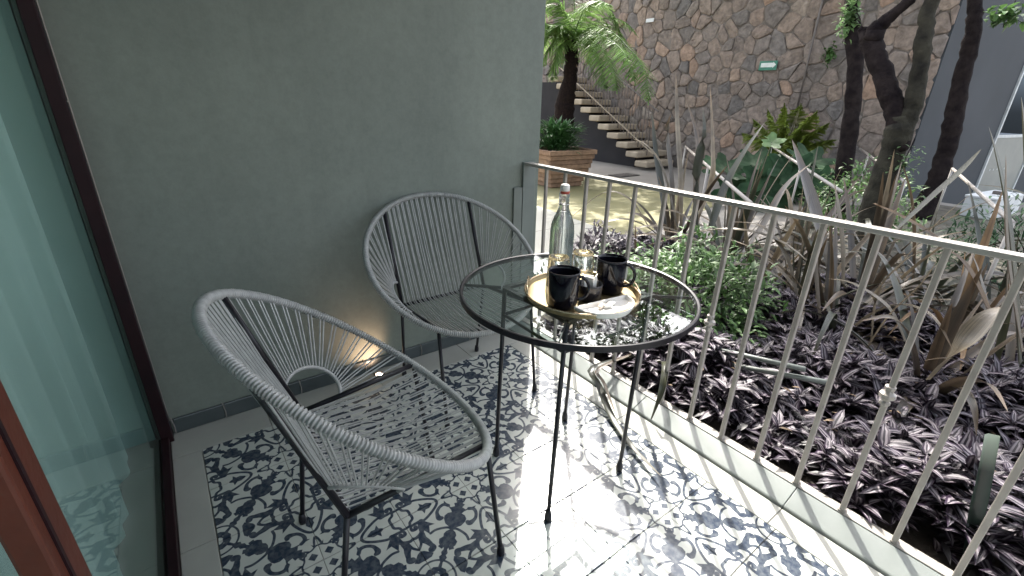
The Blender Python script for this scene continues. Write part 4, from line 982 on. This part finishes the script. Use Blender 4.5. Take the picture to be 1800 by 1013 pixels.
crown(t, org, (6.4, 3.6, 4.9), (1.6, 1.8, .8), 3200, .12)
X2 = 5.3
org = onx(1528, 440, X2); org.z = 0
t = thing('forked_tree', org, 'thick mossy tree that forks above the garden bed', 'tree', 'trees in the courtyard garden')
P, R = trunk_px(X2, [(1525, 440, 54), (1542, 350, 42), (1562, 285, 38), (1580, 235, 44), (1585, 205, 38)]); P.insert(0, Vector((P[0].x, P[0].y, -.02))); R.insert(0, R[0] * 1.15)
limb('trunk', 0, None, M_barkmoss, t, org, 2, P, R)
P, R = trunk_px(X2, [(1580, 262, 30), (1580, 225, 36), (1566, 170, 34), (1545, 115, 32), (1532, 75, 34), (1540, 52, 28), (1570, 25, 19), (1604, -5, 18)]); P.append(P[-1] + Vector((.1, -.5, .9))); R.append(.03)
limb('limb', 0, None, M_bark, t, org, 3, P, R)
P, R = trunk_px(X2, [(1588, 225, 34), (1606, 180, 29), (1618, 120, 27), (1626, 60, 26), (1632, 10, 23)]); P.append(P[-1] + Vector((.0, -.1, 1.2))); R.append(.04)
limb('limb', 0, None, M_barkmoss, t, org, 4, P, R)
P, R = trunk_px(X2, [(1532, 75, 24), (1519, 62, 18), (1517, 48, 12)]); limb('stub', 0, None, M_bark, t, org, 5, P, R)
crown(t, org, (6.1, 2.9, 4.6), (2.0, 2.0, .8), 4800, .12)
X3 = 7.6
org = onx(1645, 330, X3); org.z = 0
t = thing('slender_tree', org, 'dark leaning trunk in front of the grey building', 'tree', 'trees in the courtyard garden')
P, R = trunk_px(X3, [(1645, 330, 32), (1660, 280, 28), (1674, 220, 29), (1688, 150, 26), (1704, 90, 26), (1712, 40, 23), (1714, -5, 20)]); P.insert(0, Vector((P[0].x - .1, P[0].y + .05, -.02))); R.insert(0, R[0] * 1.3)
P.append(P[-1] + Vector((.1, .1, 1.4))); R.append(.03)
limb('trunk', 0, None, M_bark, t, org, 6, P, R)
crown(t, org, (6.6, 1.6, 4.7), (1.9, 1.5, .8), 3600, .12)
# climbing leaves and sprigs
def sprig(c, r, n, lf, label, mt=L_bush, name='climbing_sprig'):
    c = Vector(c); u_ = rnd_dir(n, -1, 1) * rng.random((n, 1)); P = np.array(c) + u_ * np.array(r)
    L_ = rng.uniform(lf * .7, lf * 1.3, n); t_ = thing(name, c, label, 'plant')
    np_obj('foliage', mt, [leaf_cloud('', None, P, rnd_dir(n, -.8, .8), L_, L_ * .6)], t_, c)
    MB().tube([c + Vector((0, 0, -r[2])), c + Vector((.01, .01, 0)), c + Vector((0, -.02, r[2]))], .004, 5).obj('stem', M_bark, t_, c)
sprig(onx(1493, 30, X1 - .1), (.1, .14, .26), 190, .07, 'green sprig growing on the slender trunk near the top of the view', L_lime)
sprig(onx(1459, 95, 8.85), (.04, .10, .17), 90, .08, 'small green creeper on the stone wall left of the slender trunk', L_bush)
sprig(onx(1588, 290, X2 - .05), (.12, .15, .22), 120, .035, 'fine green sprig on the forked trunk', L_lime)
sprig(onx(1772, 25, 7.2), (.2, .22, .12), 120, .09, 'green leaves hanging in the top right corner', L_bush)

# --- tree fern behind the planter
org = Vector((6.3, 6.45, 0)); t = thing('tree_fern', org, 'tree fern with a dark fibrous trunk and drooping green fronds behind the planter', 'tree fern')
P, R = trunk_px(6.3, [(985, 250, 46), (990, 215, 38), (993, 180, 34), (1002, 140, 26), (1005, 105, 24), (1002, 72, 22)]); P.insert(0, Vector((P[0].x, P[0].y, -.02))); R.insert(0, R[0] * 1.5)
limb('trunk', 0, None, M_fernbark, t, org, 7, P, R)
top = P[-1]
def frond(c, dirv, length, droop, wd, parent, org, mt=L_fern, name='frond', nl=34, path=None):
    """a stem with paired, themselves toothed leaflets"""
    if path is None:
        p = Vector(c); d = Vector(dirv).normalized(); path = [p.copy()]
        for k in range(12):
            p = p + d * (length / 12); path.append(p.copy()); d = (d + Vector((0, 0, -droop / 12 * (1 + k / 8)))).normalized()
    mb = MB(); mb.tube(path, [.010 * (1 - i / len(path)) + .002 for i in range(len(path))], 5)
    Ps, Ds, Ls, Ws = [], [], [], []
    m_ = len(path) - 1
    for k in range(nl):
        f = .08 + .92 * (k + .5) / nl; q = f * m_; i = min(int(q), m_ - 1); c0 = path[i].lerp(path[i + 1], q - i); T = (path[i + 1] - path[i]).normalized()
        S = T.cross(Vector((0, 0, 1))); S = S.normalized() if S.length > .1 else Vector((1, 0, 0))
        env = math.sin(PI * min(1, f * .93 + .12)) ** .7
        for s in (-1, 1):
            d = (S * s + T * .45 + Vector((rng.normal(0, .10), rng.normal(0, .10), -.42 + rng.normal(0, .16)))).normalized(); ll = wd * env * rng.uniform(.7, 1.15)
            nn = 13
            for j in range(nn):                                       # leaflets of the leaflet
                cj = c0 + d * (ll * (j + .4) / nn) + Vector((0, 0, -.12 * ll * ((j + .4) / nn) ** 2)); e_ = d.cross(T.cross(d)).normalized() if False else T
                for s2 in (-1, 1):
                    Ps.append(cj); Ds.append(e_ * s2 + d * .75 + Vector((0, 0, -.15))); Ls.append((.26 if mt is L_cycad else .105) * wd * (1 - .7 * j / nn) * (.5 + .5 * env)); Ws.append(.060 * wd)
    lc = leaf_cloud('', None, np.array([tuple(p) for p in Ps]), np.array([tuple(p) for p in Ds]), np.array(Ls), np.array(Ws), droop=.1)
    V0 = np.array([tuple(p) for p in mb.v]); F0 = np.array([f for f in mb.f if len(f) == 4]); uv0 = np.array(mb.uv)
    np_obj(name, mt, [(V0, F0, uv0), lc], parent, org)
fr = random.Random(4)
# fronds measured in the photograph: arching right and left of the crown
def fpath(l):
    P = [onx(*p) for p in l]; out = []
    for i in range(len(P) - 1):
        a = P[max(0, i - 1)]; b = P[i]; c = P[i + 1]; d = P[min(len(P) - 1, i + 2)]
        for k in range(3):
            tt = k / 3; out.append(.5 * (2 * b + (c - a) * tt + (2 * a - 5 * b + 4 * c - d) * tt * tt + (3 * b - a - 3 * c + d) * tt ** 3))
    out.append(P[-1]); return out
for l, wd in (([(1012, 68, 6.3), (1060, 48, 6.1), (1105, 85, 5.9), (1135, 130, 5.8), (1140, 185, 5.75)], .32),
              ([(1010, 72, 6.3), (1045, 75, 6.0), (1075, 115, 5.8), (1085, 165, 5.7)], .30),
              ([(1008, 70, 6.3), (985, 60, 6.0), (962, 90, 5.8), (948, 130, 5.7)], .30),
              ([(1006, 66, 6.3), (990, 20, 6.3), (960, 10, 6.2), (930, 60, 6.1)], .34),
              ([(1008, 64, 6.3), (1010, 10, 6.4), (1000, -40, 6.5), (960, -70, 6.5)], .34),
              ([(1010, 66, 6.3), (1040, 10, 6.6), (1075, 20, 6.8), (1095, 75, 7.0)], .30),
              ([(1012, 68, 6.3), (1050, 60, 5.9), (1095, 90, 5.6), (1118, 150, 5.5)], .34),
              ([(1012, 70, 6.3), (1040, 85, 6.1), (1058, 120, 6.0), (1066, 160, 5.95)], .30),
              ([(1008, 68, 6.3), (990, 45, 5.9), (966, 50, 5.7), (950, 90, 5.6)], .34),
              ([(1008, 68, 6.3), (985, 80, 6.0), (975, 110, 5.9), (970, 145, 5.9)], .28),
              ([(1008, 64, 6.3), (985, 5, 6.0), (955, -20, 5.9), (925, 10, 5.8)], .36),
              ([(1008, 64, 6.3), (1025, 20, 6.0), (1045, 0, 5.8), (1075, 10, 5.6)], .34)):
    frond(None, None, 0, 0, wd * 1.15, t, org, path=fpath(l), nl=44)
for k in range(16):
    a = fr.uniform(0, 2 * PI); frond(top, (math.cos(a), math.sin(a), fr.uniform(.5, 1.1)), fr.uniform(1.1, 1.5), fr.uniform(1.2, 1.9), .30, t, org, nl=34)
for k in range(5):
    a = fr.uniform(0, 2 * PI); q = top + Vector((math.cos(a) * .12, math.sin(a) * .12, -.05)); MB().tube([top, q, q + Vector((math.cos(a) * .08, math.sin(a) * .08, -.45 * fr.uniform(.6, 1)))], .01, 5).obj('dead_stalk', L_flaxbrown, t, org)

# --- yellow green cycad frond, light leaf, big lobed leaves
org = Vector((8.3, 4.05, 0)); t = thing('cycad', org, 'yellow green feathery cycad in front of the stone wall', 'plant')
cb_ = onx(1380, 262, 8.0)
for k, a in enumerate((-.95, -.65, -.38, -.12, .12, .38, .65, .95)):
    base = cb_ + Vector((0, 0, -.12)); d = Vector((-.1, -math.sin(a), math.cos(a)))
    frond(base, d, .80, .35, .30, t, org, L_cycad, nl=30)
MB().lathe([(.10, 0), (.13, .15), (.10, .4), (.05, cb_.z - .05)], (cb_.x + .02, cb_.y, 0), 10).obj('stem', M_barkmoss, t, org)
def lobed(c, size, nrm, rot, lobes, parent, org, mt, name='leaf', cup=.12):
    c = Vector(c); nrm = Vector(nrm).normalized(); ux = nrm.orthogonal().normalized(); uy = nrm.cross(ux); vs = [c]; uvs = [(.5, 0)]; K = lobes * 8
    for ring in (.45, 1):
        for k in range(K):
            a = 2 * PI * k / K; ph = (k % 8) / 8 * 2 * PI; rr_ = size * (.80 + .20 * math.cos(ph) + .05 * math.sin(ph * 3)) * ring
            if a < .25 or a > 2 * PI - .25: rr_ *= .35
            b = a + rot; vs.append(c + (ux * math.cos(b) + uy * math.sin(b)) * rr_ + nrm * (cup * size * ring * ring * (1 + .6 * math.cos(ph)))); uvs.append((.5 + .5 * ring * math.cos(ph) ** 2, ring))
    fs = [(0, 1 + k, 1 + (k + 1) % K) for k in range(K)] + [(1 + k, 1 + K + k, 1 + K + (k + 1) % K, 1 + (k + 1) % K) for k in range(K)]
    MB().add(vs, fs, uvs).obj(name, mt, parent, org, smooth=True)
org = Vector((6.75, 3.2, 0)); t = thing('lobed_leaf_plant', org, 'large plant with dark green lobed leaves in the middle of the garden', 'plant')
g_ = random.Random(9)
for (px_, py_, X_, s_, n_) in ((1275, 300, 6.3, .36, (-.4, -.3, 1)), (1330, 290, 6.5, .34, (-.5, -.2, .9)), (1290, 335, 6.4, .30, (-.8, -.3, .5)), (1345, 325, 6.3, .36, (-.8, -.5, .4)),
                               (1390, 300, 6.5, .34, (-.6, -.6, .7)), (1425, 285, 6.8, .34, (-.3, -.5, 1)), (1320, 350, 6.2, .28, (-.9, -.2, .2)), (1375, 345, 6.5, .30, (-.8, -.4, .3)), (1445, 325, 6.6, .26, (-.6, -.5, .6)), (1250, 290, 6.6, .26, (-.2, -.2, 1))):
    c_ = onx(px_, py_, X_); lobed(c_, s_, n_, g_.uniform(0, 6), 7, t, org, L_big)
    MB().tube([org + Vector((0, 0, -.01)), org.lerp(c_, .5) + Vector((0, 0, .10)), c_], [.014, .011, .008], 6).obj('stalk', L_planter, t, org)
lc_ = onx(1356, 250, 6.4); t = thing('lime_leaf_plant', Vector((6.5, 3.0, 0)), 'single light green round leaf above the dark lobed leaves', 'plant')
lobed(lc_, .17, (-.5, -.4, .9), 1.0, 5, t, Vector((6.5, 3.0, 0)), L_lime)
MB().tube([(6.5, 3.0, -.01), tuple(Vector((6.5, 3.0, .3)).lerp(lc_, .5)), lc_], .009, 6).obj('stalk', L_planter, t, Vector((6.5, 3.0, 0)))

# --- tall background trees outside the frame, beyond the walls: they dapple the sun and close the sky
def far_tree(x, y, z, r, n, label, h=.16, cx=None, cy=None):
    o_ = Vector((x, y, -.5)); t_ = thing('unseen_tree', o_, label, 'tree', 'tall trees above the frame')
    cx = x if cx is None else cx; cy = y if cy is None else cy
    MB().tube([(x, y, -.5), (x + .1, y, z * .6), ((x + cx) / 2, (y + cy) / 2, z * .9), (cx, cy, z)], [.16, .13, .09, .05], 10).obj('trunk', M_bark, t_, o_, smooth=True)
    crown(t_, o_, (cx, cy, z), r, n, h)
far_tree(10.8, 9.5, 6.2, (2.4, 2.6, 1.6), 3200, 'tall tree standing behind the stone wall', .2)
far_tree(10.1, 7.6, 5.4, (2.5, 2.4, .8), 6000, 'unseen tree added behind the stone wall, its crown shading the stairs and path', .13, 7.3, 6.9)  # added out of view so its crown shades the sunlit courtyard
print('objects', len(sc.objects))
